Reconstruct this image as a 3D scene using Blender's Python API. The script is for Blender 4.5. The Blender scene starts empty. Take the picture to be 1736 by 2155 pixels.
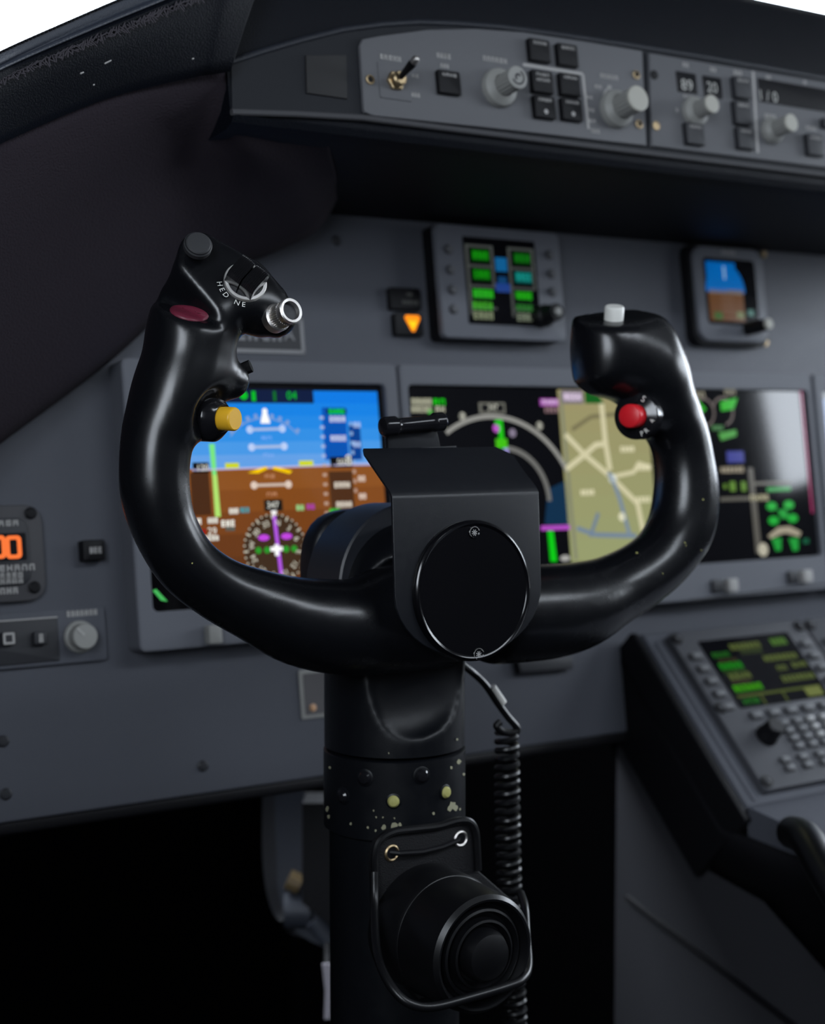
import bpy, bmesh, math, random
import numpy as np
from mathutils import Vector, Matrix
random.seed(7)
R = math.radians
scene = bpy.context.scene
COL = scene.collection

# ------------------------------------------------------------------ camera
W, H, FP = 1736, 2155, 3200.0
TH, PT = R(33), R(-3.5)
FWD = Vector((math.sin(TH)*math.cos(PT), math.cos(TH)*math.cos(PT), math.sin(PT)))
RGT = Vector((math.cos(TH), -math.sin(TH), 0))
UPV = RGT.cross(FWD)
def ray(px, py): return FWD + RGT*((px-W/2)/FP) + UPV*((H/2-py)/FP)

class Frame:
    """A tilted plane in the cockpit: u to the right, v up the face, n towards the pilot."""
    def __init__(s, o, tilt):
        s.o = Vector(o); t = R(tilt)
        s.u = Vector((1, 0, 0)); s.v = Vector((0, math.sin(t), math.cos(t))); s.n = s.u.cross(s.v)
        s.m = Matrix(((s.u.x, s.v.x, s.n.x, s.o.x), (s.u.y, s.v.y, s.n.y, s.o.y), (s.u.z, s.v.z, s.n.z, s.o.z), (0, 0, 0, 1)))
        s.inv = s.m.inverted()
    def at(s, px, py, n=0.0):
        d = ray(px, py); t = (s.o + s.n*n - CAM).dot(s.n)/d.dot(s.n)
        return s.inv @ (CAM + d*t)
    def uv(s, px, py, n=0.0):
        p = s.at(px, py, n); return (p.x, p.y)
    def depth(s, px, py, n=0.0): return (s.m @ s.at(px, py, n) - CAM).dot(FWD)
    def loc(s, r, u, f):
        """direction given as right / up / towards the seat"""
        d = RGT*r + UPV*u - FWD*f
        return (s.inv.to_3x3() @ d).normalized()

HUB_N = 0.047
t3 = R(3)
CAM = Vector((0, 0, 0.75)) + Vector((0, -math.cos(t3), math.sin(t3)))*HUB_N - ray(1000, 1243)*0.87
def pt(px, py, d): return CAM + ray(px, py)*d
Y = Frame((0, 0, 0.75), 3)                       # yoke
P = Frame(pt(275, 1065, 1.10), 8)                # main instrument panel
G = Frame(pt(1000, 165, 1.06), 9)                # glareshield face
def fit_tilt(a, b, da):
    lo, hi = 10, 75
    for _ in range(50):
        mid = (lo+hi)/2; f = Frame(pt(*a, da), mid)
        if f.at(*b).x > f.at(*a).x: lo = mid
        else: hi = mid
    return Frame(pt(*a, da), mid)
D = fit_tilt((1398, 1345), (1600, 1668), 1.33)   # pedestal top face

# ------------------------------------------------------------------ materials
def lin(c):
    return tuple(((x/255)/12.92 if x/255 <= .04045 else ((x/255+.055)/1.055)**2.4) for x in c)
MATS = {}
def mat(name, rgb, rough=.5, metal=0, spec=.5, coat=0, bump=0, bscale=400, vary=0, linear=False, sheen=0):
    if name in MATS: return MATS[name]
    m = bpy.data.materials.new(name); m.use_nodes = True
    nt = m.node_tree; b = nt.nodes['Principled BSDF']
    c = rgb if linear else lin(rgb)
    b.inputs['Base Color'].default_value = (*c, 1)
    b.inputs['Roughness'].default_value = rough
    b.inputs['Metallic'].default_value = metal
    b.inputs['Specular IOR Level'].default_value = spec
    b.inputs['Coat Weight'].default_value = coat
    b.inputs['Sheen Weight'].default_value = sheen
    if bump or vary:
        tc = nt.nodes.new('ShaderNodeTexCoord')
        nz = nt.nodes.new('ShaderNodeTexNoise'); nz.inputs['Scale'].default_value = bscale; nz.inputs['Detail'].default_value = 3
        nt.links.new(tc.outputs['Object'], nz.inputs['Vector'])
        if bump:
            bp = nt.nodes.new('ShaderNodeBump'); bp.inputs['Strength'].default_value = bump; bp.inputs['Distance'].default_value = .001
            nt.links.new(nz.outputs['Fac'], bp.inputs['Height']); nt.links.new(bp.outputs['Normal'], b.inputs['Normal'])
        if vary:
            n2 = nt.nodes.new('ShaderNodeTexNoise'); n2.inputs['Scale'].default_value = bscale/12; n2.inputs['Detail'].default_value = 4
            nt.links.new(tc.outputs['Object'], n2.inputs['Vector'])
            mr = nt.nodes.new('ShaderNodeMapRange'); mr.inputs['To Min'].default_value = max(0, rough-vary); mr.inputs['To Max'].default_value = min(1, rough+vary)
            nt.links.new(n2.outputs['Fac'], mr.inputs['Value']); nt.links.new(mr.outputs['Result'], b.inputs['Roughness'])
    MATS[name] = m; return m
def glow(rgb, k=1.0, rough=.12):
    key = 'lit_%d_%d_%d_%d' % (*rgb, int(k*100))
    if key in MATS: return MATS[key]
    m = mat(key, (4, 4, 5), rough)
    b = m.node_tree.nodes['Principled BSDF']
    b.inputs['Emission Color'].default_value = (*lin(rgb), 1); b.inputs['Emission Strength'].default_value = k
    return m

# ------------------------------------------------------------------ mesh builder
def basis(ax):
    a = Vector(ax).normalized(); h = Vector((0, 1, 0)) if abs(a.y) < .9 else Vector((1, 0, 0))
    x = h.cross(a).normalized(); y = a.cross(x); return x, y, a
def rrect(x0, y0, x1, y1, r=.002, n=4):
    if x0 > x1: x0, x1 = x1, x0
    if y0 > y1: y0, y1 = y1, y0
    r = min(r, (x1-x0)/2*.999, (y1-y0)/2*.999); o = []
    for cx, cy, a in ((x1-r, y1-r, 0), (x0+r, y1-r, 90), (x0+r, y0+r, 180), (x1-r, y0+r, 270)):
        for i in range(n+1):
            t = R(a+90*i/n); o.append((cx+r*math.cos(t), cy+r*math.sin(t)))
    return o
def area2(p): return sum(p[i][0]*p[(i+1) % len(p)][1]-p[(i+1) % len(p)][0]*p[i][1] for i in range(len(p)))/2
def inset(p, d):
    n = len(p); o = []
    for i in range(n):
        a, b, c = Vector(p[i-1]), Vector(p[i]), Vector(p[(i+1) % n])
        e1 = b-a; e2 = c-b
        n1 = Vector((-e1.y, e1.x)); n2 = Vector((-e2.y, e2.x))
        if n1.length < 1e-9: n1 = n2.copy()
        if n2.length < 1e-9: n2 = n1.copy()
        n1.normalize(); n2.normalize()
        m = n1+n2; m = m.normalized() if m.length > 1e-6 else n1
        k = d/max(.35, m.dot(n1)); q = b+m*k; o.append((q.x, q.y))
    return o
FONT = {}
def glyphs(s, size=1.0):
    if s not in FONT:
        cu = bpy.data.curves.new('t', 'FONT'); cu.body = s; cu.align_x = 'CENTER'; cu.align_y = 'CENTER'; cu.resolution_u = 3
        ob = bpy.data.objects.new('t', cu); COL.objects.link(ob)
        bpy.context.view_layer.update()
        me = ob.evaluated_get(bpy.context.evaluated_depsgraph_get()).to_mesh()
        FONT[s] = ([tuple(v.co) for v in me.vertices], [tuple(f.vertices) for f in me.polygons])
        bpy.data.objects.remove(ob); bpy.data.curves.remove(cu)
    return FONT[s]

class MB:
    def __init__(s): s.bm = bmesh.new(); s.mats = []; s.k = 0
    def use(s, m):
        if m not in s.mats: s.mats.append(m)
        s.k = s.mats.index(m); return s
    def face(s, vs):
        try: f = s.bm.faces.new(vs); f.material_index = s.k; return f
        except ValueError: return None
    def poly(s, pts):
        return s.face([s.bm.verts.new(p) for p in pts])
    def flat(s, p2, z):
        if area2(p2) < 0: p2 = p2[::-1]
        s.poly([(x, y, z) for x, y in p2]); return s
    def rings(s, rs, cap0=True, cap1=True, closed=True, loop=False):
        V = [[s.bm.verts.new(p) for p in r] for r in rs]; n = len(V[0])
        pairs = list(zip(V, V[1:])) + ([(V[-1], V[0])] if loop else [])
        for a, b in pairs:
            for i in range(n if closed else n-1): s.face([a[i], a[(i+1) % n], b[(i+1) % n], b[i]])
        if loop: return
        if cap0: s.face(V[0][::-1])
        if cap1: s.face(V[-1])
    def prism(s, p2, z0, z1, bev=0, back=0):
        if area2(p2) < 0: p2 = p2[::-1]
        if z0 > z1: z0, z1 = z1, z0
        rs = []
        if back:
            rs += [[(x, y, z0) for x, y in inset(p2, back)], [(x, y, z0+back) for x, y in p2]]
        else: rs.append([(x, y, z0) for x, y in p2])
        if bev:
            for i in range(4):
                a = R(90*i/3); rs.append([(x, y, z1-bev+bev*math.sin(a)) for x, y in inset(p2, bev*(1-math.cos(a)))])
        else: rs.append([(x, y, z1) for x, y in p2])
        s.rings(rs); return s
    def rbox(s, x0, y0, x1, y1, z0, z1, r=.002, bev=.0006): return s.prism(rrect(x0, y0, x1, y1, r), z0, z1, bev)
    def frame2(s, outer, inner, z0, z1):
        """ring-shaped plate; outer and inner have the same number of points"""
        n = len(outer); q = lambda p, z: [(x, y, z) for x, y in p]
        rs = [q(outer, z0), q(outer, z1), q(inner, z1), q(inner, z0)]
        s.rings(rs, loop=True); return s
    def lathe(s, o, ax, prof, seg=40, cap0=True, cap1=True):
        x, y, a = basis(ax); o = Vector(o)
        s.rings([[o+a*z+(x*math.cos(2*math.pi*i/seg)+y*math.sin(2*math.pi*i/seg))*max(r, 1e-5) for i in range(seg)] for r, z in prof], cap0, cap1); return s
    def knurl(s, o, ax, r, z0, z1, n=24, d=.08, top=.0008):
        x, y, a = basis(ax); o = Vector(o); rs = []
        for z, k in ((z0, 1), (z1-top, 1), (z1, 1-top/r)):
            rs.append([o+a*z+(x*math.cos(math.pi*i/n)+y*math.sin(math.pi*i/n))*r*k*(1 if (i//1) % 2 == 0 else 1-d) for i in range(2*n)])
        s.rings(rs); return s
    def tube(s, pts, rad, seg=14, loop=False, cap=True):
        pts = [Vector(p) for p in pts]; n = len(pts)
        rad = rad if isinstance(rad, (list, tuple)) else [rad]*n
        up = None; rs = []
        for i, p in enumerate(pts):
            if loop: t = (pts[(i+1) % n]-pts[i-1])
            else: t = pts[min(i+1, n-1)]-pts[max(i-1, 0)]
            t.normalize()
            if up is None: up = basis(t)[0]
            up = up-t*up.dot(t); up.normalize(); w = t.cross(up)
            rs.append([p+(up*math.cos(2*math.pi*k/seg)+w*math.sin(2*math.pi*k/seg))*rad[i] for k in range(seg)])
        s.rings(rs, cap, cap, loop=loop); return s
    def sheet(s, rows):
        """open grid of 3-D points"""
        V = [[s.bm.verts.new(p) for p in r] for r in rows]
        for a, b in zip(V, V[1:]):
            for i in range(len(a)-1): s.face([a[i], a[i+1], b[i+1], b[i]])
        return s
    def text(s, t, x, y, size, z, ang=0, fx=None):
        vs, fs = glyphs(t); ca, sa = math.cos(ang), math.sin(ang)
        q = []
        for a, b, _ in vs:
            a *= size; b *= size
            p = (x+a*ca-b*sa, y+a*sa+b*ca, z)
            q.append(s.bm.verts.new(fx(p) if fx else p))
        for f in fs: s.face([q[i] for i in f])
        return s
    def letters(s, x0, x1, y, h, z, n=4, dy=0):
        """a row of small printed characters too blurred in the photo to read"""
        w = (x1-x0)/n
        for i in range(n):
            a = x0+w*i+w*.12; b = x0+w*(i+1)-w*.12; t = min(h*.26, (b-a)*.42); yy = y+dy*(i+.5)/n
            k = random.randrange(4)
            s.flat([(a, yy-h/2), (a+t, yy-h/2), (a+t, yy+h/2), (a, yy+h/2)], z)
            if k != 1: s.flat([(b-t, yy-h/2), (b, yy-h/2), (b, yy+h/2), (b-t, yy+h/2)], z)
            if k != 2: s.flat([(a, yy+h/2-t), (b, yy+h/2-t), (b, yy+h/2), (a, yy+h/2)], z)
            if k != 3: s.flat([(a, yy-t/2), (b, yy-t/2), (b, yy+t/2), (a, yy+t/2)], z)
            if k == 1: s.flat([(a, yy-h/2), (b, yy-h/2), (b, yy-h/2+t), (a, yy-h/2+t)], z)
        return s
    def disc(s, x, y, r, z, n=20, ry=None):
        ry = ry or r
        return s.flat([(x+r*math.cos(2*math.pi*i/n), y+ry*math.sin(2*math.pi*i/n)) for i in range(n)], z)
    def line(s, a, b, w, z):
        a, b = Vector(a[:2]), Vector(b[:2]); t = (b-a); 
        if t.length < 1e-9: return s
        t.normalize(); q = Vector((-t.y, t.x))*w/2
        return s.flat([tuple(a-q), tuple(b-q), tuple(b+q), tuple(a+q)], z) and s
    def path(s, pts, w, z):
        for a, b in zip(pts, pts[1:]): s.line(a, b, w, z)
        return s
    def arc(s, c, r, a0, a1, w, z, n=28):
        rs = []
        for i in range(n+1):
            t = R(a0+(a1-a0)*i/n); rs.append((math.cos(t), math.sin(t)))
        V = [(s.bm.verts.new((c[0]+x*(r-w/2), c[1]+y*(r-w/2), z)), s.bm.verts.new((c[0]+x*(r+w/2), c[1]+y*(r+w/2), z))) for x, y in rs]
        for a, b in zip(V, V[1:]):
            f = s.face([a[0], a[1], b[1], b[0]])
            if f: 
                f.normal_update()
                if f.normal.z < 0: f.normal_flip()
        return s
    def build(s, name, parent=None, m=None, mats=None, sharp=32, recalc=True):
        if recalc: bmesh.ops.recalc_face_normals(s.bm, faces=[f for f in s.bm.faces if any(not e.is_boundary for e in f.edges)])
        me = bpy.data.meshes.new(name); s.bm.to_mesh(me); s.bm.free()
        for q in (mats or s.mats): me.materials.append(q)
        for p in me.polygons: p.use_smooth = True
        me.set_sharp_from_angle(angle=R(sharp))
        o = bpy.data.objects.new(name, me); COL.objects.link(o)
        if parent: o.parent = parent
        if m is not None: o.matrix_basis = m
        return o
def tag(o, label, cat, group=None, kind=None):
    if label: o['label'] = label
    if cat: o['category'] = cat
    if group: o['group'] = group
    if kind: o['kind'] = kind
    return o
def thing(name, label, cat, m, group=None):
    o = bpy.data.objects.new(name, None); COL.objects.link(o); o.matrix_world = m; o.empty_display_size = .02
    return tag(o, label, cat, group)
def struct(name, mb, **k):
    o = mb.build(name, **k); o['kind'] = 'structure'; return o
def wbox(mb, a, b):
    (x0, y0, z0), (x1, y1, z1) = a, b
    mb.prism([(x0, y0), (x1, y0), (x1, y1), (x0, y1)], z0, z1); return mb
def spline(pts, n=8):
    pts = [np.array(p, float) for p in pts]; o = []
    for i in range(len(pts)-1):
        p0 = pts[max(i-1, 0)]; p1 = pts[i]; p2 = pts[i+1]; p3 = pts[min(i+2, len(pts)-1)]
        for k in range(n):
            t = k/n
            o.append(.5*((2*p1)+(-p0+p2)*t+(2*p0-5*p1+4*p2-p3)*t*t+(-p0+3*p1-3*p2+p3)*t**3))
    o.append(pts[-1]); return o

# ------------------------------------------------------------------ palette
YOKE = mat('yoke_satin_black', (.0040, .0044, .0058), .265, linear=True, vary=.04, bscale=900)
DRUM = mat('drum_dark_grey', (.018, .020, .026), .45, linear=True)
SHEET = mat('painted_black_sheet', (.0055, .0065, .0095), .42, linear=True, bump=.06, bscale=2500, vary=.06)
DISC = mat('gloss_black_cover', (.002, .002, .003), .16, linear=True, vary=.04)
COLUMN = mat('column_black_paint', (.0035, .0042, .0060), .40, linear=True, spec=.32, bump=.08, bscale=1500, vary=.1)
PANEL = mat('panel_blue_grey_paint', (.078, .083, .102), .62, linear=True, bump=.12, bscale=1500, vary=.06)
BEZEL = mat('bezel_grey_paint', (.125, .132, .155), .58, linear=True, bump=.08, bscale=1500)
FACE = mat('control_face_grey', (.118, .120, .130), .6, linear=True)
DARK = mat('dark_grey_plastic', (.022, .023, .028), .5, linear=True)
BLACK = mat('matt_black_plastic', (.0045, .0045, .006), .5, linear=True, spec=.25)
FASCIA = mat('fascia_dark_paint', (.0085, .0102, .0145), .6, linear=True, spec=.3)
UNIT = mat('unit_grey_paint', (.058, .060, .070), .6, linear=True)
KEYG = mat('key_grey_plastic', (.135, .137, .146), .55, linear=True)
BROW = mat('brow_black_leather', (.0026, .0038, .0072), .55, linear=True, spec=.15, bump=.5, bscale=900)
RIM = mat('worn_grey_rim', (.060, .060, .066), .6, linear=True)
BEAD = mat('bead_leather', (.034, .041, .058), .45, linear=True, bump=.4, bscale=900)
ROLL = mat('roll_leather', (.014, .017, .025), .5, linear=True, spec=.4, bump=.5, bscale=900)
FELT = mat('purple_black_felt', (.030, .024, .031), .95, linear=True, bump=.9, bscale=700, spec=.15)
THREAD = mat('grey_thread', (.06, .055, .06), .9, linear=True)
KNOB = mat('pale_grey_knob', (.30, .30, .285), .5, linear=True)
KNOBCAP = mat('cream_knob_cap', (.46, .45, .40), .5, linear=True)
INK = mat('white_marking', (.55, .55, .52), .7, linear=True)
INKDIM = mat('grey_marking', (.42, .41, .40), .7, linear=True)
ALU = mat('satin_aluminium', (.85, .83, .80), .5, metal=.85, linear=True)
STEEL = mat('brushed_steel', (.75, .72, .69), .36, metal=1, linear=True, bump=.2, bscale=3000)
BRASS = mat('dull_brass', (.45, .34, .20), .4, metal=1, linear=True)
YELLOW = mat('yellow_plastic', (.92, .50, .025), .38, linear=True)
RED = mat('red_plastic', (.78, .014, .024), .35, linear=True)
WHITE = mat('white_plastic', (.86, .85, .80), .4, linear=True)
LENS = mat('dull_red_lens', (.16, .018, .04), .4, linear=True)
CAPG = mat('grey_cap_plastic', (.028, .029, .032), .6, linear=True)
RIBBED = mat('ribbed_black_plastic', (.014, .014, .016), .25, linear=True)
GLOSS = mat('gloss_black_collar', (.008, .008, .010), .15, linear=True)
RUBBER = mat('black_rubber', (.0035, .0036, .0045), .36, linear=True, spec=.45)
FABRIC = mat('boot_leatherette', (.0055, .0055, .0068), .6, linear=True, spec=.3, bump=.5, bscale=1200)
CHIP = mat('chipped_primer', (.30, .29, .19), .8, linear=True)
PRIMER = mat('yellow_primer', (.42, .40, .13), .6, linear=True)
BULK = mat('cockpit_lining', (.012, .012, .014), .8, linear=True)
FOOT_SHADE = mat('footwell_shade_black', (.001, .001, .0013), .95, linear=True, spec=.02)  # near-black colour stands in for the unlit depth of the footwell
SIDE = mat('pedestal_side_grey', (.027, .0275, .033), .7, linear=True, bump=.1, bscale=900)
FLOORM = mat('footwell_carpet', (.004, .004, .0045), .95, linear=True, bump=1, bscale=500, spec=.1)
PEDAL = mat('pedal_grey_paint', (.040, .046, .062), .55, linear=True, bump=.2, bscale=300)
OFFGLASS = mat('dark_display_glass', (.004, .004, .006), .4, linear=True, spec=.2)
SKY, EXPO, APERTURE_MM = 12.5, 0.0, 8.4

# ================================================================== YOKE
# the moulded body is sculpted as a blend of tapered limbs, then meshed
VX = .0017
class Field:
    def __init__(s, lo, hi, h):
        s.h = h; s.lo = np.array(lo); n = np.ceil((np.array(hi)-s.lo)/h).astype(int)+1
        s.ax = [s.lo[i]+h*np.arange(n[i]) for i in range(3)]
        s.S = np.full(n, .06, np.float32)
    def sub(s, lo, hi, mar):
        sl = []
        for i in range(3):
            a = int(max(0, math.floor((lo[i]-mar-s.lo[i])/s.h))); b = int(min(len(s.ax[i]), math.ceil((hi[i]+mar-s.lo[i])/s.h)+1))
            sl.append(slice(a, max(a, b)))
        g = np.meshgrid(*[s.ax[i][sl[i]].astype(np.float32) for i in range(3)], indexing='ij')
        return tuple(sl), g
    @staticmethod
    def smin(a, b, k):
        h = np.maximum(k-np.abs(a-b), 0)/k
        return np.minimum(a, b)-h*h*k*.25
    def limb(s, pts, k=.008, zs=1.0):
        """pts: (u, v, n, radius); zs squashes the limb in depth"""
        T = np.full(s.S.shape, .06, np.float32); mar = k+.012
        lo = [1e9]*3; hi = [-1e9]*3
        if len(pts) == 1: pts = [pts[0], tuple(np.array(pts[0])+1e-5)]
        for a, b in zip(pts, pts[1:]):
            a = np.array(a, float); b = np.array(b, float); r = max(a[3], b[3])
            l = np.minimum(a[:3], b[:3])-r; h_ = np.maximum(a[:3], b[:3])+r
            sl, g = s.sub(l, h_, mar)
            ab = b[:3]-a[:3]; q = [g[i]-a[i] for i in range(3)]
            t = np.clip((q[0]*ab[0]+q[1]*ab[1]+q[2]*ab[2])/max(ab@ab, 1e-12), 0, 1)
            d = np.sqrt((q[0]-t*ab[0])**2+(q[1]-t*ab[1])**2+((q[2]-t*ab[2])*zs)**2)-(a[3]+(b[3]-a[3])*t)
            T[sl] = np.minimum(T[sl], d)
            lo = np.minimum(lo, l); hi = np.maximum(hi, h_)
        sl, _ = s.sub(lo, hi, mar)
        s.S[sl] = s.smin(s.S[sl], T[sl], k)
    def slab(s, poly, n0, n1, rnd=.006, k=.008, mul=1):
        """rounded extrusion of a polygon in the u-v plane"""
        p = np.array(poly); lo = [*p.min(0), n0]; hi = [*p.max(0), n1]
        sl, g = s.sub(lo, hi, k+.012); x, y, z = g
        d = np.full(x.shape, 1e9, np.float32); inside = np.zeros(x.shape, bool)
        for i in range(len(p)):
            a, b = p[i-1], p[i]; e = b-a; wx = x-a[0]; wy = y-a[1]
            t = np.clip((wx*e[0]+wy*e[1])/(e@e), 0, 1)
            d = np.minimum(d, (wx-e[0]*t)**2+(wy-e[1]*t)**2)
            c = ((a[1] <= y) != (b[1] <= y)) & (x < (b[0]-a[0])*(y-a[1])/((b[1]-a[1]) or 1e-9)+a[0])
            inside ^= c
        d = np.sqrt(d)*np.where(inside, -1, 1)+rnd
        w = np.abs(z-(n0+n1)/2)-((n1-n0)/2-rnd)
        dd = np.minimum(np.maximum(d, w), 0)+np.sqrt(np.maximum(d, 0)**2+np.maximum(w, 0)**2)-rnd
        s.S[sl] = s.smin(s.S[sl], dd, k)
    def cut(s, planes, lo, hi, k=.003, fil=None):
        """carve away the corner where all the half spaces (point, outward normal) overlap"""
        sl, g = s.sub(lo, hi, 0); c = None
        for o, n in planes:
            d = -((g[0]-o[0])*n[0]+(g[1]-o[1])*n[1]+(g[2]-o[2])*n[2])
            c = d if c is None else -s.smin(-c, -d, fil or k)
        s.S[sl] = -s.smin(-s.S[sl], c, k)
    def carve_ball(s, c, r, k=.004, sc=(1, 1, 1)):
        c = np.array(c); e = r/np.array(sc)
        sl, g = s.sub(c-e, c+e, .012)
        d = np.sqrt(sum(((g[i]-c[i])*sc[i])**2 for i in range(3)))-r
        s.S[sl] = -s.smin(-s.S[sl], d, k)
    def mesh(s):
        S = s.S; ins = S < 0
        n = np.array(S.shape)
        cnt = np.zeros(n-1, np.int8)
        corners = [(i, j, k) for i in (0, 1) for j in (0, 1) for k in (0, 1)]
        v = lambda A, c: A[c[0]:n[0]-1+c[0], c[1]:n[1]-1+c[1], c[2]:n[2]-1+c[2]]
        for c in corners: cnt += v(ins, c)
        act = (cnt > 0) & (cnt < 8)
        idx = np.argwhere(act); ids = np.full(act.shape, -1, np.int64); ids[act] = np.arange(len(idx))
        vals = {c: S[idx[:, 0]+c[0], idx[:, 1]+c[1], idx[:, 2]+c[2]] for c in corners}
        acc = np.zeros((len(idx), 3)); w = np.zeros(len(idx))
        for a in corners:
            for d in range(3):
                if a[d] == 0:
                    b = list(a); b[d] = 1; b = tuple(b)
                    fa, fb = vals[a], vals[b]; m = (fa < 0) != (fb < 0)
                    t = np.where(m, fa/np.where(m, fa-fb, 1), 0)
                    p = np.tile(np.array(a, float), (len(idx), 1)); p[:, d] += t
                    acc[m] += p[m]; w[m] += 1
        pos = s.lo+(idx+acc/w[:, None])*s.h
        quads = []
        for d in range(3):
            o = [x for x in range(3) if x != d]
            A = ins; sl0 = [slice(None)]*3; sl1 = [slice(None)]*3
            sl0[d] = slice(0, -1); sl1[d] = slice(1, None)
            ch = A[tuple(sl0)] != A[tuple(sl1)]
            e = np.argwhere(ch)
            ok = (e[:, o[0]] > 0) & (e[:, o[1]] > 0) & (e[:, o[0]] < n[o[0]]-1) & (e[:, o[1]] < n[o[1]]-1); e = e[ok]
            def cid(da, db):
                q = e.copy(); q[:, o[0]] += da; q[:, o[1]] += db
                return ids[q[:, 0], q[:, 1], q[:, 2]]
            q = np.stack([cid(-1, -1), cid(0, -1), cid(0, 0), cid(-1, 0)], 1)
            flip = ins[e[:, 0], e[:, 1], e[:, 2]] ^ (d == 1)
            q[~flip] = q[~flip][:, ::-1]
            quads.append(q)
        quads = np.concatenate(quads); quads = quads[(quads >= 0).all(1)]
        # light smoothing keeps the highlights clean
        for _ in range(3):
            a2 = np.zeros_like(pos); c2 = np.zeros(len(pos))
            for i in range(4):
                for j in ((i+1) % 4, (i+3) % 4):
                    np.add.at(a2, quads[:, i], pos[quads[:, j]]); np.add.at(c2, quads[:, i], 1)
            pos = pos*.45+.55*a2/np.maximum(c2, 1)[:, None]
        return pos, quads
def field_object(name, F_, mtl, parent=None, m=None):
    pos, q = F_.mesh()
    me = bpy.data.meshes.new(name); me.from_pydata(pos.tolist(), [], q.tolist()); me.materials.append(mtl)
    for p in me.polygons: p.use_smooth = True
    me.update()
    o = bpy.data.objects.new(name, me); COL.objects.link(o)
    if parent: o.parent = parent
    if m is not None: o.matrix_basis = m
    return o

def yp(px, py, n=0.0): return np.array(Y.at(px, py, n))
def yr(px, py, wpx, n=0.0): return wpx*Y.depth(px, py, n)/FP
def pairs(lst):
    o = []
    for (a, b), n in lst:
        c = ((a[0]+b[0])/2, (a[1]+b[1])/2); w = math.dist(a, b)
        o.append((*yp(*c, n), yr(*c, w/2, n)))
    return o
yoke = thing('control_yoke', 'black two-horn control yoke with a round hub cover and coloured push buttons, in the foreground', 'control yoke', Y.m)
fl = Field((-.245, -.075, -.075), (.24, .225, .075), VX)
left = pairs([(((905, 1215), (930, 1405)), 0), (((840, 1215), (845, 1416)), 0), (((740, 1219), (735, 1422)), 0), (((645, 1216), (622, 1402)), 0),
    (((562, 1200), (520, 1350)), .002), (((490, 1176), (430, 1300)), .003), (((437, 1135), (347, 1236)), .004), (((411, 1085), (283, 1136)), .004),
    (((400, 1030), (255, 1052)), .004), (((399, 975), (251, 985)), .004), (((409, 930), (256, 910)), .004), (((434, 895), (268, 850)), .004),
    (((462, 848), (280, 800)), .004), (((482, 790), (297, 752)), .004), (((482, 735), (308, 715)), .004), (((486, 690), (316, 672)), .004)])
fl.limb([tuple(p) for p in spline(left, 5)], .004)
right = pairs([(((1050, 1190), (1045, 1398)), 0), (((1145, 1187), (1150, 1388)), 0), (((1205, 1183), (1226, 1366)), 0), (((1262, 1172), (1302, 1320)), 0), (((1318, 1146), (1382, 1270)), 0),
    (((1352, 1116), (1446, 1214)), 0), (((1374, 1068), (1492, 1148)), 0), (((1379, 1012), (1508, 1060)), 0), (((1375, 962), (1502, 975)), 0),
    (((1363, 925), (1490, 905)), 0), (((1340, 890), (1470, 850)), 0), (((1318, 850), (1446, 800)), 0)])
fl.limb([tuple(p) for p in spline(right, 5)], .004)
# hub body behind the cover
hc = yp(1000, 1243, HUB_N)
fl.limb([(hc[0], hc[1], -.012, .030), (hc[0], hc[1], .012, .030)], .012)
fl.limb([(hc[0]-.028, hc[1]-.012, 0, .026), (hc[0]+.028, hc[1]-.010, 0, .026)], .012)
# ---- right grip head: a rounded block leaning inwards, flat top tilted to the seat
rh = [yp(*p)[:2] for p in ((1226, 636), (1358, 636), (1392, 690), (1424, 780), (1440, 860), (1390, 895), (1340, 850), (1300, 834), (1256, 824), (1232, 802))]
fl.slab(rh, -.020, .0165, .0150, .010)
fl.limb([(*yp(1296, 742, 0), .0185), (*yp(1352, 765, 0), .0195)], .024, .88)
top_o = yp(1290, 672, .004); top_n = np.array(Y.loc(.02, .93, .36))
fl.cut([(top_o, top_n)], (.10, .10, -.06), (.21, .225, .07), .004)
# boss of the red button
bR = yp(1341, 876, .012); aR = np.array(Y.loc(-.50, -.04, .86))
fl.limb([(*(bR-aR*.016), .0125), (*(bR-aR*.0105), .0118)], .010)
# ---- left grip: finger bulge, button boss, head and side arm
fl.limb([(*yp(425, 775, .004), yr(425, 775, 58)), (*yp(484, 800, .004), yr(484, 800, 41))], .010)
bY = yp(451, 880, .010); aY = np.array(Y.loc(.86, -.07, .50))
fl.carve_ball(bY+aY*.0085+np.array(Y.loc(-.1, 0, 1))*.009, .0158, .004)
fl.limb([(*(bY-aY*.020), .0135), (*(bY-aY*.0125), .0122)], .009)
HN = .010
fl.limb([(*yp(402, 700, .004), yr(402, 700, 84)), (*yp(404, 640, .004), yr(404, 640, 68)), (*yp(412, 580, HN), yr(412, 580, 52)), (*yp(424, 528, HN), yr(424, 528, 40))], .008)
fl.limb([(*yp(424, 530, HN), yr(424, 530, 42)), (*yp(462, 570, HN+.002), yr(462, 570, 60)), (*yp(505, 612, HN+.003), yr(505, 612, 72)), (*yp(548, 648, HN+.004), yr(548, 648, 62)), (*yp(578, 665, HN+.006), yr(578, 665, 46)), (*yp(592, 664, HN+.012), yr(592, 664, 34))], .007)
fl.limb([(*yp(450, 660, HN), yr(450, 660, 52)), (*yp(425, 705, .006), yr(425, 705, 56))], .012)
# flat face that carries the trim switch
aT = np.array(Y.loc(.30, .38, .88)); bT = yp(516, 594, HN+.0145)
fl.cut([(bT, aT)], (-.22, .10, -.06), (-.05, .225, .075), .004)
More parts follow.
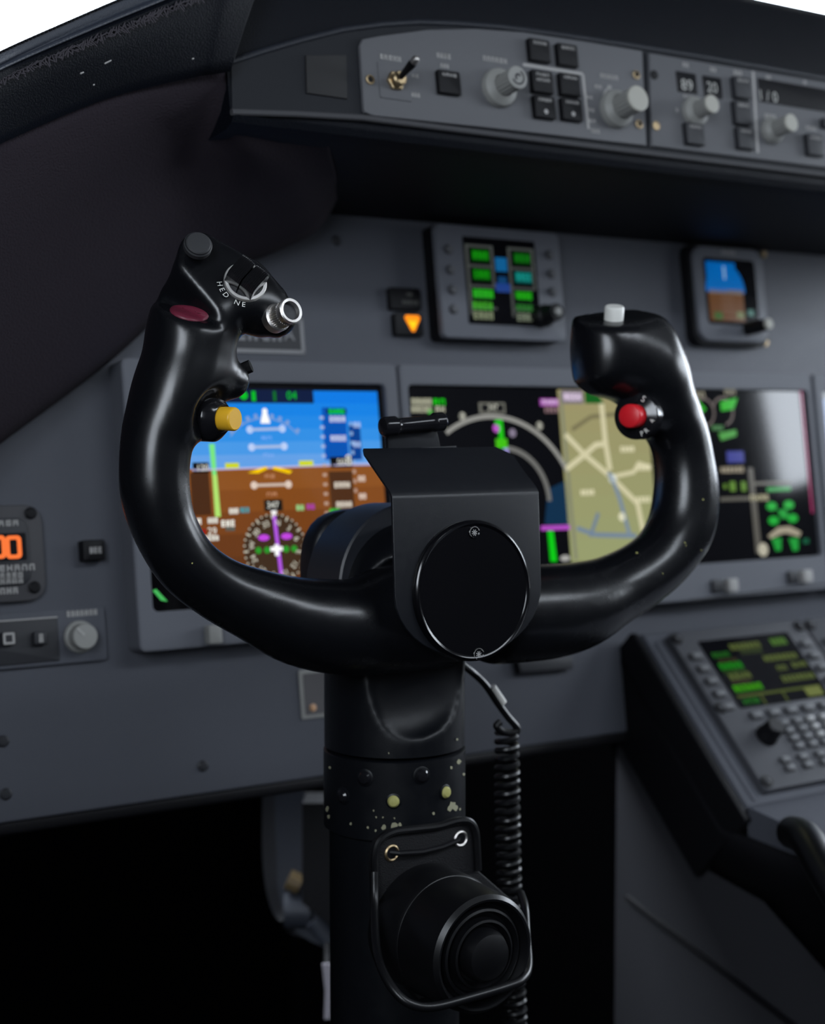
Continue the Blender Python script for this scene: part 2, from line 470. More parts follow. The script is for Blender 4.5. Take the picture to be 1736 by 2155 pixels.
# scooped side facet with its ledge
r0 = yp(384, 520, HN+.009); r1 = yp(484, 664, HN+.013)
rd = (r1-r0)/np.linalg.norm(r1-r0); vn = np.array(Y.loc(0, 0, 1)); pl = np.cross(rd, vn); pl /= np.linalg.norm(pl)
if pl[0] > 0: pl = -pl
fn = pl*.60+vn*.80; fn /= np.linalg.norm(fn)
l0 = yp(352, 652, .012); l1 = yp(480, 682, .012); ld = l1-l0
ln = np.array([-ld[1], ld[0], 0]); ln /= np.linalg.norm(ln); ln = ln*.93+np.array([0, 0, .36]); ln /= np.linalg.norm(ln)
fl.cut([(r0, fn), (l0, ln)], (-.24, .09, -.06), (-.06, .225, .075), .003, .006)
body = field_object('yoke_body', fl, YOKE, yoke)
# little chips in the paint of the right horn
b = MB().use(PRIMER); bpy.context.view_layer.update()
yi = Y.m.inverted(); co_ = yi @ CAM
for px, py, s_ in ((1340, 1164, 4), (1479, 1051, 2.6), (1441, 1142, 2.2), (1443, 1148, 1.6), (1475, 1158, 2.2), (1394, 1207, 1.6), (404, 1185, 1.8)):
    ok, h, nr, _ = body.ray_cast(co_, (yi.to_3x3() @ ray(px, py)).normalized())
    if ok:
        x_, y_, a_ = basis(nr); s_ *= .00026
        b.poly([h+nr*.00025+(x_*math.cos(2*math.pi*i/7)+y_*math.sin(2*math.pi*i/7))*s_*(.7+.5*random.random()) for i in range(7)])
b.build('paint_chips', body, recalc=False)['kind'] = 'stuff'

# ---- folded cover plate of the hub
def plate():
    b = MB().use(SHEET)
    u0, v0 = yp(831, 1240, .043)[:2]; u1 = yp(1139, 1230, .043)[0]; vt = yp(985, 1043, .043)[1]
    R0 = (u1-u0)/2; cu = (u0+u1)/2; vc = hc[1]
    front = [(u0, vt), (u0, vc)] + [(cu-R0*math.cos(R(a)), vc-yr(1000, 1243, 139, HUB_N)*math.sin(R(a))) for a in range(10, 180, 10)] + [(u1, vc), (u1, vt)]
    # profile of the fold, top edge going back and up
    tb = yp(1040, 945, .043-.036); ub0 = yp(757, 953, .007)[0]; ub1 = yp(1068, 948, .007)[0]; vb = tb[1]
    th = .0016
    b.prism(front, .043-th, .043, .0005)
    rows = []
    for i in range(7):
        t = i/6; a = R(90*t)
        # bend radius 3 mm and then the slope
        pass
    prof = [(vt-.0002, .043)]
    sl = Vector((vb-vt, -.036)); L = sl.length; sl.normalize()
    for i in range(1, 5):
        t = i/5; q = Vector((vt, .043))+Vector((.0022*t*(1-t)+.003*t*t, 0))+sl*(.003*t*t); prof.append((vt+.0025*t+sl.x*.004*t*t, .043+sl.y*.004*t*t))
    for i in range(1, 9): 
        t = i/8; prof.append((vt+.0025+sl.x*(.004+(L-.006)*t), .043+sl.y*(.004+(L-.006)*t)))
    top, bot = [], []
    n = len(prof)
    nrm = Vector((-sl.y, sl.x))
    for i, (v, z) in enumerate(prof):
        t = max(0, (i-4)/(n-5))
        a = u0+(ub0-u0)*t**1.25*1.0; c = u1+(ub1-u1)*t**2.2
        if i >= n-2: c -= .004*(i-n+3)**1.3; a += .0016*(i-n+2)
        row = [a+(c-a)*j/10 for j in range(11)]
        top.append([(x, v, z) for x in row]); bot.append([(x, v-nrm.x*th*.9, z-nrm.y*th*.9) for x in row])
    b.sheet(top); b.sheet([r[::-1] for r in bot])
    for rr in (0, -1):
        b.sheet([[t[rr] for t in top], [q[rr] for q in bot]])
    b.sheet([top[-1], bot[-1]]); b.sheet([top[0], bot[0]])
    bmesh.ops.remove_doubles(b.bm, verts=b.bm.verts[:], dist=1e-6)
    return b.build('hub_plate', yoke)
hub_plate = plate()
# round glossy cover
dr = yr(1000, 1243, 149, HUB_N)
b = MB().use(DISC); o = Vector((hc[0], hc[1], 0))
b.lathe(o, (0, 0, 1), [(dr*.99, .034), (dr, .0345), (dr, .0455), (dr-.0006, .0464), (dr-.0018, .047), (dr-.0030, .0466), (dr-.0034, .0462), (.0005, .0462)], 96, True, True)
cover = b.build('hub_cover', yoke)
for px, py in ((998, 1121), (1007, 1377)):
    q = yp(px, py, .0465); b = MB().use(DISC)
    b.lathe((q[0], q[1], .0462), (0, 0, 1), [(.0036, 0), (.0036, .0005), (.0032, .0008), (.0028, .0005), (.0005, .0005)], 24)
    b.use(INKDIM)
    for a in (20, 65, 110, 155):
        b.line((q[0]-.0019*math.cos(R(a)), q[1]-.0019*math.sin(R(a))), (q[0]+.0019*math.cos(R(a)), q[1]+.0019*math.sin(R(a))), .0004, .0468)
    b.use(STEEL); b.arc((q[0], q[1]), .0034, 20, 200, .00025, .0471)
    b.build('screw', cover)
# chart clip on top of the hub
clip = thing('chart_clip', 'black chart clip with a roller and two round ends, standing on the yoke hub', 'chart clip', Y.m)
z = .004; a = yp(822, 897, z); c = yp(922, 888, z)
ax = Vector(c-a); L = ax.length
b = MB().use(GLOSS)
b.lathe(a, ax, [(.003, -.0062), (.0052, -.0056), (.0058, -.0045), (.0058, .003), (.0050, .0042), (.0044, .006), (.0044, L-.006), (.0050, L-.0042), (.0058, L-.003), (.0058, L+.0028), (.0052, L+.0036), (.003, L+.004)], 32)
b.build('roller', clip)
b = MB().use(SHEET)
q0 = yp(826, 946, z); q1 = yp(938, 940, z); q2 = yp(922, 880, z); q3 = yp(824, 884, z)
b.prism([(q0[0], q0[1]-.002), (q1[0], q1[1]-.002), (q2[0], q2[1]), (q3[0], q3[1])], z-.007, z-.0045, .0006)
b.prism([(q0[0]-.001, q0[1]-.002), (q1[0]+.006, q1[1]-.002), (q1[0]+.006, q1[1]+.0005), (q0[0]-.001, q0[1]+.0005)], z-.006, z+.003, .0006)
b.build('bracket', clip)

# ---- trim switch on the left head
tr = yr(516, 592, 46, HN+.0145)
b = MB().use(ALU)
b.lathe(bT, aT, [(tr*.82, -.002), (tr, -.002), (tr, .0006), (tr*.97, .0013), (tr*.84, .0014), (tr*.80, .0008), (tr*.8, -.001)], 56, False, False)
ts = b.build('trim_switch', yoke); ts['label'] = 'steel ring with a ribbed rocker'
b = MB().use(GLOSS).lathe(bT, aT, [(tr*.81, -.003), (tr*.81, .0006), (.0005, .0006)], 40); b.build('switch_well', ts)
ru = np.array(Y.loc(.80, -.60, 0)); ru = ru-aT*(ru@aT); ru /= np.linalg.norm(ru); rv = np.cross(aT, ru)
def rocker(k):
    b = MB().use(RIBBED); w = tr*.66; N = 8
    lo, hi = (-tr*.74, -tr*.035) if k == 0 else (tr*.035, tr*.74)
    rs = []
    for i in range(2*N+1):
        x = lo+(hi-lo)*i/(2*N); rib = .0006*(i % 2)
        hh = .0112+.0006*math.sin(math.pi*i/(2*N))-rib*1.6
        prof = [(-w, -.001), (-w, .0070), (-w*.86, hh*.93), (-w*.55, hh), (w*.55, hh), (w*.86, hh*.93), (w, .0070), (w, -.001)]
        rs.append([Vector(bT+ru*x+rv*(-y if False else y)+aT*h) for y, h in prof])
    b.rings(rs); return b.build('rocker', ts, sharp=20)
rocker(0); rocker(1)
# curved white lettering below the ring
def ring_text(s, o, ax, x, y, rad, a0, step, size, mtl, parent, name, lift=.0004, tilt=-90):
    b = MB().use(mtl)
    for i, ch in enumerate(s):
        if ch == ' ': continue
        a = R(a0+step*i); c = np.array(o)+x*math.cos(a)*rad+y*math.sin(a)*rad+np.array(ax)*lift
        t = a+R(tilt); ex = x*math.cos(t)+y*math.sin(t); ey = np.cross(np.array(ax), ex)
        b.text(ch, 0, 0, size, 0, 0, lambda p: tuple(c+ex*p[0]+ey*p[1]))
    return b.build(name, parent, recalc=False)
cx_ = np.array(Y.loc(1, 0, 0)); cx_ = cx_-aT*(cx_@aT); cx_ /= np.linalg.norm(cx_); cy_ = np.cross(aT, cx_)
ring_text('HED NE', bT, aT, cx_, cy_, tr*1.23, 196, 14.5, .0042, WHITE, ts, 'lettering', .0007, 90)
b = MB().use(WHITE)
for d in (95, 100): 
    c = bT+cx_*math.cos(R(d))*tr*1.1+cy_*math.sin(R(d))*tr*1.1+aT*.0012
    b.lathe(c, aT, [(.0005, 0), (.0003, .0003)], 8)
b.build('index_mark', ts)
# knurled toggle
aK = np.array(Y.loc(.62, .18, .76)); bK = yp(584, 668, HN+.020)
b = MB().use(STEEL)
b.lathe(bK, aK, [(.0078, -.004), (.0078, .0008), (.0070, .0016), (.0066, .0018)], 40, True, True)
b.knurl(bK, aK, .0068, .0017, .0085, 34, .09)
b.lathe(bK, aK, [(.0064, .008), (.0060, .0092), (.0060, .0110), (.0070, .0116), (.0072, .0130), (.0066, .0136), (.0052, .0134), (.0049, .0105)], 40, True, False)
b.use(DARK).lathe(bK, aK, [(.0049, .0105), (.0002, .0100)], 40, False)  # shade inside the hollow steel end is put into the colour
k_ = b.build('knurled_switch', yoke); k_['label'] = 'knurled steel switch with a hollow end'
# grey cap at the top of the head
bC = yp(417, 514, HN+.0115); b = MB().use(CAPG); cr = yr(417, 514, 27, HN)
b.lathe(bC, aT, [(cr*1.1, -.003), (cr*1.1, -.0002), (cr*1.02, .0004), (cr, .0001), (cr*.97, .0012), (cr*.88, .0017), (.0004, .0019)], 48)
b.build('thumb_cap', yoke)['label'] = 'round grey cap'
# dull red lens lying on the ledge
bpy.context.view_layer.update()
yi = Y.m.inverted(); co_ = yi @ CAM
def on_body(px, py):
    ok, h, nr, _ = body.ray_cast(co_, (yi.to_3x3() @ ray(px, py)).normalized())
    return (h, nr) if ok else None
b = MB().use(LENS); rs = []
for k in (1.04, 1.0, .88, .7, .45, .2, .02):
    ring = []
    for i in range(40):
        a = -2*math.pi*i/40; x, y = 41*k*math.cos(a), 15.5*k*math.sin(a)
        hh = on_body(398+x*math.cos(R(11))-y*math.sin(R(11)), 659+x*math.sin(R(11))+y*math.cos(R(11)))
        ring.append(hh[0]+hh[1]*(-.0006 if k > 1.01 else .0004+.0014*math.sqrt(max(0, 1-k*k))))
    rs.append(ring)
b.rings(rs, False); b.build('indicator_lens', yoke, sharp=80)['label'] = 'dull red oval lens'
# small black trigger on the finger bulge
c = yp(516, 775, .004); x_ = np.array(Y.loc(.9, .35, .1)); b = MB().use(BLACK)
b.tube([c-x_*.004, c+x_*.0035], .0036, 8); b.build('trigger_button', yoke)
b = MB().use(STEEL).lathe(yp(503, 773, .006), x_, [(.0042, -.001), (.0042, .0004), (.0036, .0008)], 24); b.build('trigger_collar', yoke)
# push buttons
def button(c, ax, mtl, r, L, collar, name, cm=GLOSS):
    c = np.array(c); ax = np.array(ax)/np.linalg.norm(ax)
    b = MB().use(mtl).lathe(c, ax, [(r*.98, -.003), (r, .0), (r, L-.0011), (r*.95, L-.0004), (r*.86, L), (.0003, L)], 40)
    o = b.build(name, yoke)
    b = MB().use(cm).lathe(c, ax, [(q*r, z) for q, z in collar], 48, False, False); b.build('collar', o)
    return o
o = button(bY+aY*.0055, aY, YELLOW, yr(462, 880, 25, .01), .0088, [(2.02, -.014), (2.0, -.0056), (1.9, -.0046), (1.32, .0000), (1.16, .0005), (1.08, .0002), (1.06, -.004)], 'push_button'); o['label'] = 'yellow push button'
o = button(bR+aR*.004, aR, RED, yr(1330, 873, 25, .012), .0098, [(2.0, -.010), (1.98, -.0022), (1.9, -.0014), (1.28, .0000), (1.1, .0004), (1.04, -.003)], 'push_button'); o['label'] = 'red push button'
kx = np.array(Y.loc(1, 0, 0)); kx = kx-aR*(kx@aR); kx /= np.linalg.norm(kx); ky = np.cross(aR, kx)
rr = yr(1330, 873, 25, .012)
ring_text('S', bR+aR*.004, aR, kx, ky, rr*1.6, 62, -20, .0058, WHITE, o, 'lettering', .0004, -90)
ring_text('PR 4', bR+aR*.004, aR, kx, ky, rr*1.62, -66, 17, .0046, WHITE, o, 'lettering', .0004, 90)
bW = yp(1291, 676, .0045)
o = button(bW-top_n*.0012, top_n, WHITE, yr(1290, 660, 20.5, .004), .0112, [(1.7, -.001), (1.7, .0004), (1.62, .0008), (1.2, .0007), (1.06, -.0004), (1.04, -.003)], 'push_button', RUBBER); o['label'] = 'white push button'

# ================================================================== COLUMN
cn = -.040
cb = Y.m @ Y.at(830, 1560, cn); CX, CY = cb.x, cb.y
cr_ = (978-683)/2*((Vector((CX, CY, cb.z))-CAM).dot(FWD))/FP
CM = Matrix.Translation((CX, CY, 0))
def colhit(px, py, lift=0, rad=None):
    d = ray(px, py); r_ = (rad or cr_)+lift; ox, oy = CAM.x-CX, CAM.y-CY
    A = d.x*d.x+d.y*d.y; B = 2*(ox*d.x+oy*d.y); C_ = ox*ox+oy*oy-r_*r_
    disc = B*B-4*A*C_
    if disc < 0: return None
    t = (-B-math.sqrt(disc))/(2*A); p = CAM+d*t
    return Vector((p.x-CX, p.y-CY, p.z))
zs = lambda y: colhit(835, y).z
column = thing('control_column', 'black upright control column under the yoke, with chipped paint and yellow rivets', 'control column', CM)
z_ring = zs(1604); z_low = zs(1772)
b = MB().use(COLUMN)
b.lathe((0, 0, 0), (0, 0, 1), [(cr_*.93, .0), (cr_*.93, z_low-.0016), (cr_*.96, z_low-.0006), (cr_*.96, z_low-.0002)], 72); b.build('lower_tube', column)
b = MB().use(COLUMN)
b.lathe((0, 0, 0), (0, 0, 1), [(cr_*.985, z_low), (cr_*1.012, z_low+.0005), (cr_*1.012, z_ring-.0006), (cr_*.985, z_ring)], 72)
b.use(CHIP)
for px, py, s_ in ((952, 1695, 9), (958, 1700, 6), (946, 1703, 5), (968, 1703, 3), (830, 1742, 9), (808, 1740, 6), (826, 1750, 7), (842, 1736, 4), (786, 1706, 2.5), (792, 1720, 2.5), (806, 1720, 2), (830, 1722, 2), (738, 1733, 3), (774, 1742, 2.5), (790, 1748, 3), (966, 1602, 5), (950, 1615, 3), (912, 1712, 3), (688, 1702, 5), (691, 1718, 4), (694, 1615, 3), (754, 1636, 2), (760, 1641, 2), (843, 1748, 3), (976, 1630, 3), (962, 1556, 2.5), (818, 1585, 1.5)):
    k = 9; ring = []
    for i in range(k):
        a = 2*math.pi*i/k; q = s_*(.7+.7*random.random())
        h = colhit(px+q*math.cos(a)*.8, py+q*math.sin(a), .0003, cr_*1.012)
        if h: ring.append(h)
    if len(ring) > 4: b.poly(ring[::-1])
b.build('collar_band', column)
for i, (px, py, mt) in enumerate(((768, 1637, GLOSS), (887, 1632, GLOSS), (722, 1675, GLOSS), (828, 1686, PRIMER), (937, 1667, PRIMER))):
    h = colhit(px, py, 0, cr_*1.012); nrm = Vector((h.x, h.y, 0)).normalized()
    r_ = .0042 if mt is GLOSS else .0036
    b = MB().use(COLUMN).lathe(h-nrm*.001, nrm, [(r_*1.3, 0), (r_*1.3, .0012), (r_*1.1, .0016)], 24)
    b.use(mt).lathe(h, nrm, [(r_, 0), (r_*.97, .0012), (r_*.7, .0024), (r_*.05, .0028)], 24)
    o = b.build('rivet', column); o['label'] = 'pale yellow rivet' if mt is PRIMER else 'black rivet'
# flared head with a scooped front, sculpted
hz = Y.o.z
fc = Field((-.085, -.075, zs(1604)), (.085, .13, hz+.07), .0019)
z0_ = z_ring
fc.limb([(0, 0, z0_-.02, cr_*1.0), (0, 0, hz-.055, cr_*1.0), (0, 0, hz-.01, cr_*1.06)], .006)
fc.cut([((0, 0, hz-.002), (0, 0, 1))], (-.085, -.075, hz-.04), (.085, .13, hz+.07), .01)
fc.limb([(0, -.02, hz-.005, .043), (0, .012, hz-.005, .042)], .012)
sc = colhit(848, 1366); fc.carve_ball((sc.x, sc.y-.004, sc.z), .0545, .0022, (.93, 2.8, 1.0))
head = field_object('column_head', fc, COLUMN, column)
# stepped drum between column head and yoke hub
drum_o = Vector((hc[0], hc[1], 0))
b = MB().use(DRUM)
b.lathe(Y.m @ (drum_o+Vector((0, 0, -.020)))-Vector((CX, CY, 0)), -Y.n, [(.020, -.0005), (.0495, 0), (.0508, .0010), (.0510, .040), (.049, .042)], 72)
b.build('hub_drum', column)
b = MB().use(GLOSS)
prof = []
for i in range(48):
    a = 2*math.pi*i/48; c, s_ = math.cos(a), math.sin(a); e = .043
    rr_ = e/ (abs(c)**3.2+abs(s_)**3.2)**(1/3.2)
    prof.append((hc[0]-.001+rr_*c*1.0, hc[1]+.001+rr_*s_*1.08))
pm = MB().use(SHEET).prism(prof, -.080, -.064, .005); 
o = pm.build('gear_housing', column, m=Matrix.Translation((-CX, -CY, 0)) @ Y.m)
# boot plate with piped edge and laced eyelets
bn = cr_+.002
BF = Frame((CX, CY-bn, 0), 0); ba = lambda px, py, n=0: Vector(BF.at(px, py, n))
boot = thing('boot_plate', 'black leatherette boot plate with piped edge and two laced eyelets, on the column front', 'boot plate', BF.m)
loop = [(787, 1838), (787, 1800), (797, 1768), (825, 1750), (870, 1744), (920, 1738), (958, 1727), (984, 1728), (998, 1748), (1002, 1790), (1004, 1830)]
lp = [ba(*p) for p in loop]
b = MB().use(FABRIC)
b.prism([(p.x, p.y) for p in lp]+[tuple(ba(1090, 1905).xy), tuple(ba(1100, 2060).xy), tuple(ba(880, 2105).xy), tuple(ba(800, 2010).xy)], -.006, .0, .001); b.build('panel', boot)
b = MB().use(RUBBER).tube([Vector(p)+Vector((0, 0, .001)) for p in spline([tuple(q) for q in lp], 5)], .0024, 10); b.build('piping', boot)
eye = [(824, 1795), (969, 1765)]
for i, p in enumerate(eye):
    q = ba(*p); b = MB().use(BRASS if i == 0 else STEEL)
    b.lathe((q.x, q.y, 0), (0, 0, 1), [(.0032, -.001), (.0034, .0006), (.0042, .0012), (.0050, .0006), (.0052, -.0004)], 28, False, False)
    b.use(BLACK).disc(q.x, q.y, .0034, .0003); b.build('eyelet', boot)['label'] = 'brass eyelet' if i == 0 else 'dark steel eyelet'
q0, q1 = ba(*eye[0], .001), ba(*eye[1], .001); b = MB().use(BLACK)
b.tube([q0-Vector((0, 0, .002)), q0.lerp(q1, .08)+Vector((0, -.0004, .002)), q0.lerp(q1, .4)+Vector((0, -.0022, .0025)), q0.lerp(q1, .7)+Vector((0, -.0018, .0025)), q0.lerp(q1, .93)+Vector((0, 0, .002)), q1-Vector((0, 0, .002))], .0016, 8); b.build('lace', boot)
# round ribbed housing, axis towards the seat
hcq = ba(1005, 2002, .055); hr = 122*(BF.depth(1005, 2002, .055))/FP
hs = thing('ribbed_housing', 'black round housing with concentric ribs, low on the column front', 'housing', BF.m @ Matrix.Translation((hcq.x, hcq.y, 0)))
b = MB().use(RUBBER)
b.lathe((0, 0, 0), (0, 0, 1), [(hr*1.12, -.004), (hr*1.12, .024), (hr*1.09, .026), (hr*1.08, .0262), (hr*1.06, .054), (hr*1.03, .060), (hr*.96, .0625)], 80, True, False)
b.build('shell', hs)
b = MB().use(RUBBER)
pr = [(hr*.96, .0625), (hr*.92, .0622), (hr*.84, .0560), (hr*.80, .0556), (hr*.78, .060), (hr*.74, .0606), (hr*.68, .056), (hr*.62, .0555), (hr*.60, .0615), (hr*.56, .062), (hr*.50, .0575), (hr*.46, .0575)]
b.lathe((0, 0, 0), (0, 0, 1), pr, 80, False, False); b.build('ribbed_ring', hs)
b = MB().use(RUBBER).lathe((0, 0, 0), (0, 0, 1), [(hr*.46, .0575), (hr*.45, .063), (hr*.39, .0672), (hr*.22, .0695), (hr*.02, .070)], 64, False); b.build('centre_cap', hs)
b = MB().use(COLUMN)
q = ba(850, 1915)-hcq; q.z = 0
b.prism([(q.x-.010, q.y-.02), (q.x+.004, q.y-.02), (q.x+.010, q.y+.010), (q.x-.002, q.y+.010)], 0, .020, .001); b.build('lug', hs)
# wire bail round the housing
wl = [(787, 1835, .004), (788, 1900, .010), (790, 1980, .030), (800, 2030, .046), (826, 2080, .060), (862, 2112, .068), (910, 2119, .070), (990, 2099, .070), (1070, 2075, .069), (1100, 2060, .066), (1112, 2032, .055), (1108, 1970, .03), (1104, 1910, .012), (1095, 1880, -.01)]
wp = [tuple(ba(x, y, n)) for x, y, n in wl]
b = MB().use(RUBBER).tube([Vector(p) for p in spline(wp, 6)], .0026, 12)
o = b.build('wire_bail', None, m=BF.m); tag(o, 'black wire bail looping under the ribbed housing', 'wire bail')

# ================================================================== COILED CABLE
kn = -.052
cbl = thing('coiled_cable', 'black coiled cable with a white sleeve, hanging beside the column', 'cable', Matrix.Translation(Y.m @ Vector(yp(1075, 1600, kn))))
inv = cbl.matrix_world.inverted()
ck = lambda px, py, n=kn: inv @ (Y.m @ Vector(yp(px, py, n)))
lead = [ck(955, 1385, kn+.012), ck(990, 1412), ck(1020, 1440), ck(1046, 1478), ck(1068, 1508), ck(1088, 1532), ck(1082, 1542), ck(1058, 1540), ck(1045, 1528), ck(1052, 1520)]
b = MB().use(RUBBER).tube([Vector(p) for p in spline([tuple(q) for q in lead], 6)], .0024, 10); b.build('lead', cbl)
b = MB().use(WHITE).tube([ck(1034, 1459), ck(1058, 1495)][:2], .0029, 12)
s0, s1 = ck(1035, 1446), ck(1058, 1480); b = MB().use(WHITE).tube([s0, s1], .0029, 12); b.build('sleeve', cbl)['label'] = 'white sleeve'
pa, pb = ck(1066, 1540), ck(1088, 2240); ax = pb-pa; L = ax.length; x_, y_, a_ = basis(ax)
turns = int(L/.0058); pts = []
for i in range(turns*16+1):
    t = i/(turns*16); an = 2*math.pi*i/16; rad = .0068*(1.0-.12*math.exp(-t*30))
    sway = math.sin(t*3.1)*.002
    pts.append(pa+a_*L*t+x_*(rad*math.cos(an)+sway)+y_*rad*math.sin(an))
b = MB().use(RUBBER).tube(pts, .0021, 8); b.build('coil', cbl)

# ================================================================== MAIN PANEL
STEP = .017
P2 = Frame(P.o+P.n*STEP, 8)                      # the display face stands proud of the left panel
PF = P
def U(px, py, n=0): return PF.at(px, py, n)
def pu(px, py, n=0): return PF.at(px, py, n).x
def pv(px, py, n=0): return PF.at(px, py, n).y
def pr_(l, t, r, b_, n=0):
    """rectangle on the panel from pixels on its left, top, right and bottom edges -> x0,y0,x1,y1"""
    return pu(*l, n), pv(*b_, n), pu(*r, n), pv(*t, n)
def off(o, x, y, z=0): return P.m @ Matrix.Translation((x, y, z))
x0p, x1p = -.94-P.o.x, pu(2150, 1000)
ytop = pv(1000, 395); ybot = pv(640, 1640)
panel = thing('instrument_panel', 'blue-grey main instrument panel across the cockpit behind the yoke', 'instrument panel', P.m)
b = MB().use(PANEL)
b.prism([(x0p, ybot), (x1p, ybot), (x1p, ytop), (x0p, ytop)], -.03, 0, .002); b.build('panel_sheet', panel)
b = MB().use(BLACK)
lipy = pv(640, 1640)
b.prism([(x0p, ybot-.009), (x1p, ybot-.009), (x1p, ybot+.0005), (x0p, ybot+.0005)], -.045, -.001, .003); b.build('lower_lip', panel)
for px, py in ((708, 507), (427, 1612), (12, 1671), (6, 1560), (1722, 512), (660, 470)):
    q = U(px, py); b = MB().use(DARK).lathe((q.x, q.y, 0), (0, 0, 1), [(.0042, 0), (.0042, .0008), (.003, .0018), (.0003, .002)], 20); b.build('bolt', panel)

def screen_base(mb, r, z, m): mb.use(m).flat(rrect(*r, .003), z)

PF = P2
# ---- primary flight display ---------------------------------------------------------------
bz = pr_((268, 1065), (550, 763), (827, 800), (300, 1372))
d1 = thing('primary_display', 'square flight display showing blue sky over brown ground, behind the yoke', 'flight display', P2.m)
sr = pr_((314, 1262), (560, 807), (806, 875), (350, 1286))
def bezel(bz, sr, par, mtl=BEZEL, h=.006, r=.005):
    b = MB().use(mtl); n = 5
    outer = rrect(*bz, r, n); inn = rrect(*sr, .004, n)
    b.frame2(outer, inn, -STEP, h-.001); b.frame2(inset(outer, .0002), inn, h-.0012, h-.0004); b.frame2(inset(outer, .0012), inset(inn, -.0008), h-.0006, h)
    return b.build('bezel', par)
bezel(bz, sr, d1)
b = MB().use(BLACK).flat(rrect(*sr, .004), .0012); b.use(mat('display_glass', (.006, .006, .008), .06, linear=True)).flat(rrect(*sr, .004), .0014); glassd1 = b.build('screen_border', d1)
z = .0018
sy = MB()
aL, aR_ = pu(330, 1240), pu(794, 870); aT_, aB = pv(560, 822), pv(400, 1272)
yh = pv(560, 984)
sky = [(8, 128, 240), (20, 136, 240), (34, 142, 240), (52, 150, 240), (76, 160, 242), (104, 168, 242)]
gnd = [(150, 88, 36), (140, 80, 32), (126, 70, 28), (112, 62, 26), (104, 58, 25), (98, 54, 24)]
for i, c in enumerate(sky):
    y1 = aT_+(yh-aT_)*i/6; y2 = aT_+(yh-aT_)*(i+1)/6
    sy.use(glow(c, .9)).flat([(aL, y2), (aR_, y2), (aR_, y1), (aL, y1)], z)
for i, c in enumerate(gnd):
    y1 = yh+(aB-yh)*i/6; y2 = yh+(aB-yh)*(i+1)/6
    sy.use(glow(c, .85)).flat([(aL, y2), (aR_, y2), (aR_, y1), (aL, y1)], z)
z1, z2, z3 = z+.0002, z+.0004, z+.0006
def px2(l): return [U(*p)[:2] for p in l]
def blk(mb, c, l, zz, k=1.0): mb.use(glow(c, k)).flat([tuple(U(*p).xy) for p in l], zz)
def rc(mb, c, x0, y0, x1, y1, zz, k=1.0):
    a = U((x0+x1)/2, (y0+y1)/2); w = abs(pu(x1, (y0+y1)/2)-pu(x0, (y0+y1)/2)); h = abs(pv((x0+x1)/2, y0)-pv((x0+x1)/2, y1))
    mb.use(glow(c, k)).flat([(a.x-w/2, a.y-h/2), (a.x+w/2, a.y-h/2), (a.x+w/2, a.y+h/2), (a.x-w/2, a.y+h/2)], zz)
def tx(mb, c, t, px, py, hpx, zz, k=1.0):
    a = U(px, py); s_ = hpx*P.depth(px, py)/FP/.70; mb.use(glow(c, k)).text(t, a.x, a.y, s_, zz)
def dot(mb, c, px, py, rpx, zz, k=1.0, sy_=1):
    a = U(px, py); s_ = rpx*P.depth(px, py)/FP; mb.use(glow(c, k)).disc(a.x, a.y, s_, zz, 20, s_*sy_)
def ln(mb, c, a, b_, wpx, zz, k=1.0):
    w = wpx*P.depth(*a)/FP; mb.use(glow(c, k)).line(U(*a).xy, U(*b_).xy, w, zz)
def lt(mb, c, x0, x1, py, hpx, n, zz, k=1.0):
    h = hpx*P.depth(x0, py)/FP; a = U((x0+x1)/2, py); w = pu(x1, py)-pu(x0, py)
    mb.use(glow(c, k)).letters(a.x-w/2, a.x+w/2, a.y, h, zz, n)
rc(sy, (8, 24, 60), 395, 820, 660, 849, z1)
GR = (0, 190, 30); PALE = (150, 185, 248); WH = (235, 235, 225)
dot(sy, GR, 510, 833, 9, z2); rc(sy, GR, 527, 824, 535, 845, z2); rc(sy, (10, 110, 30), 572, 824, 578, 845, z2); tx(sy, GR, '04', 611, 834, 17, z2)
c0 = U(560, 985); ra = (U(557, 881)-U(560, 985)).length
sy.use(glow(PALE, .7)).arc(c0.xy, ra, 42, 140, .0010, z2)
for a in (45, 60, 70, 80, 100, 110, 120, 135):
    q = (c0.x+math.cos(R(a))*ra*1.06, c0.y+math.sin(R(a))*ra*1.06); e = (c0.x+math.cos(R(a))*ra, c0.y+math.sin(R(a))*ra)
    sy.line(e, q, .0018, z2); sy.disc(q[0], q[1], .0017, z2, 10)
dot(sy, (255, 255, 255), 554, 866, 6, z3); blk(sy, (255, 255, 255), [(549, 870), (559, 870), (566, 892), (545, 892)], z3)
def pitch(x0, x1, y, c):
    ln(sy, c, (x0, y+1), (x1, y-1), 6, z2, .8); dot(sy, c, x0, y+1, 8, z2); dot(sy, c, x1, y-1, 8, z2)
pitch(523, 591, 904, (185, 208, 250)); pitch(527, 595, 941, (190, 210, 250)); pitch(532, 604, 1021, (225, 205, 190))
for x, y, c in ((558, 923, (120, 170, 245)), (562, 959, (130, 172, 240)), (565, 1003, (185, 130, 95)), (569, 1041, (190, 135, 100))): lt(sy, c, x-12, x+12, y, 8, 2, z2)
ln(sy, (190, 185, 225), (402, 990), (800, 976), 4, z2)
rc(sy, (205, 215, 40), 471, 975, 500, 986, z3); rc(sy, (205, 215, 40), 626, 970, 656, 981, z3)
blk(sy, (250, 205, 0), [(518, 996), (556, 982), (561, 987), (540, 997)], z3); blk(sy, (250, 205, 0), [(574, 982), (612, 992), (606, 998), (570, 988)], z3)
rc(sy, (80, 46, 22), 400, 995, 440, 1085, z1, .8)
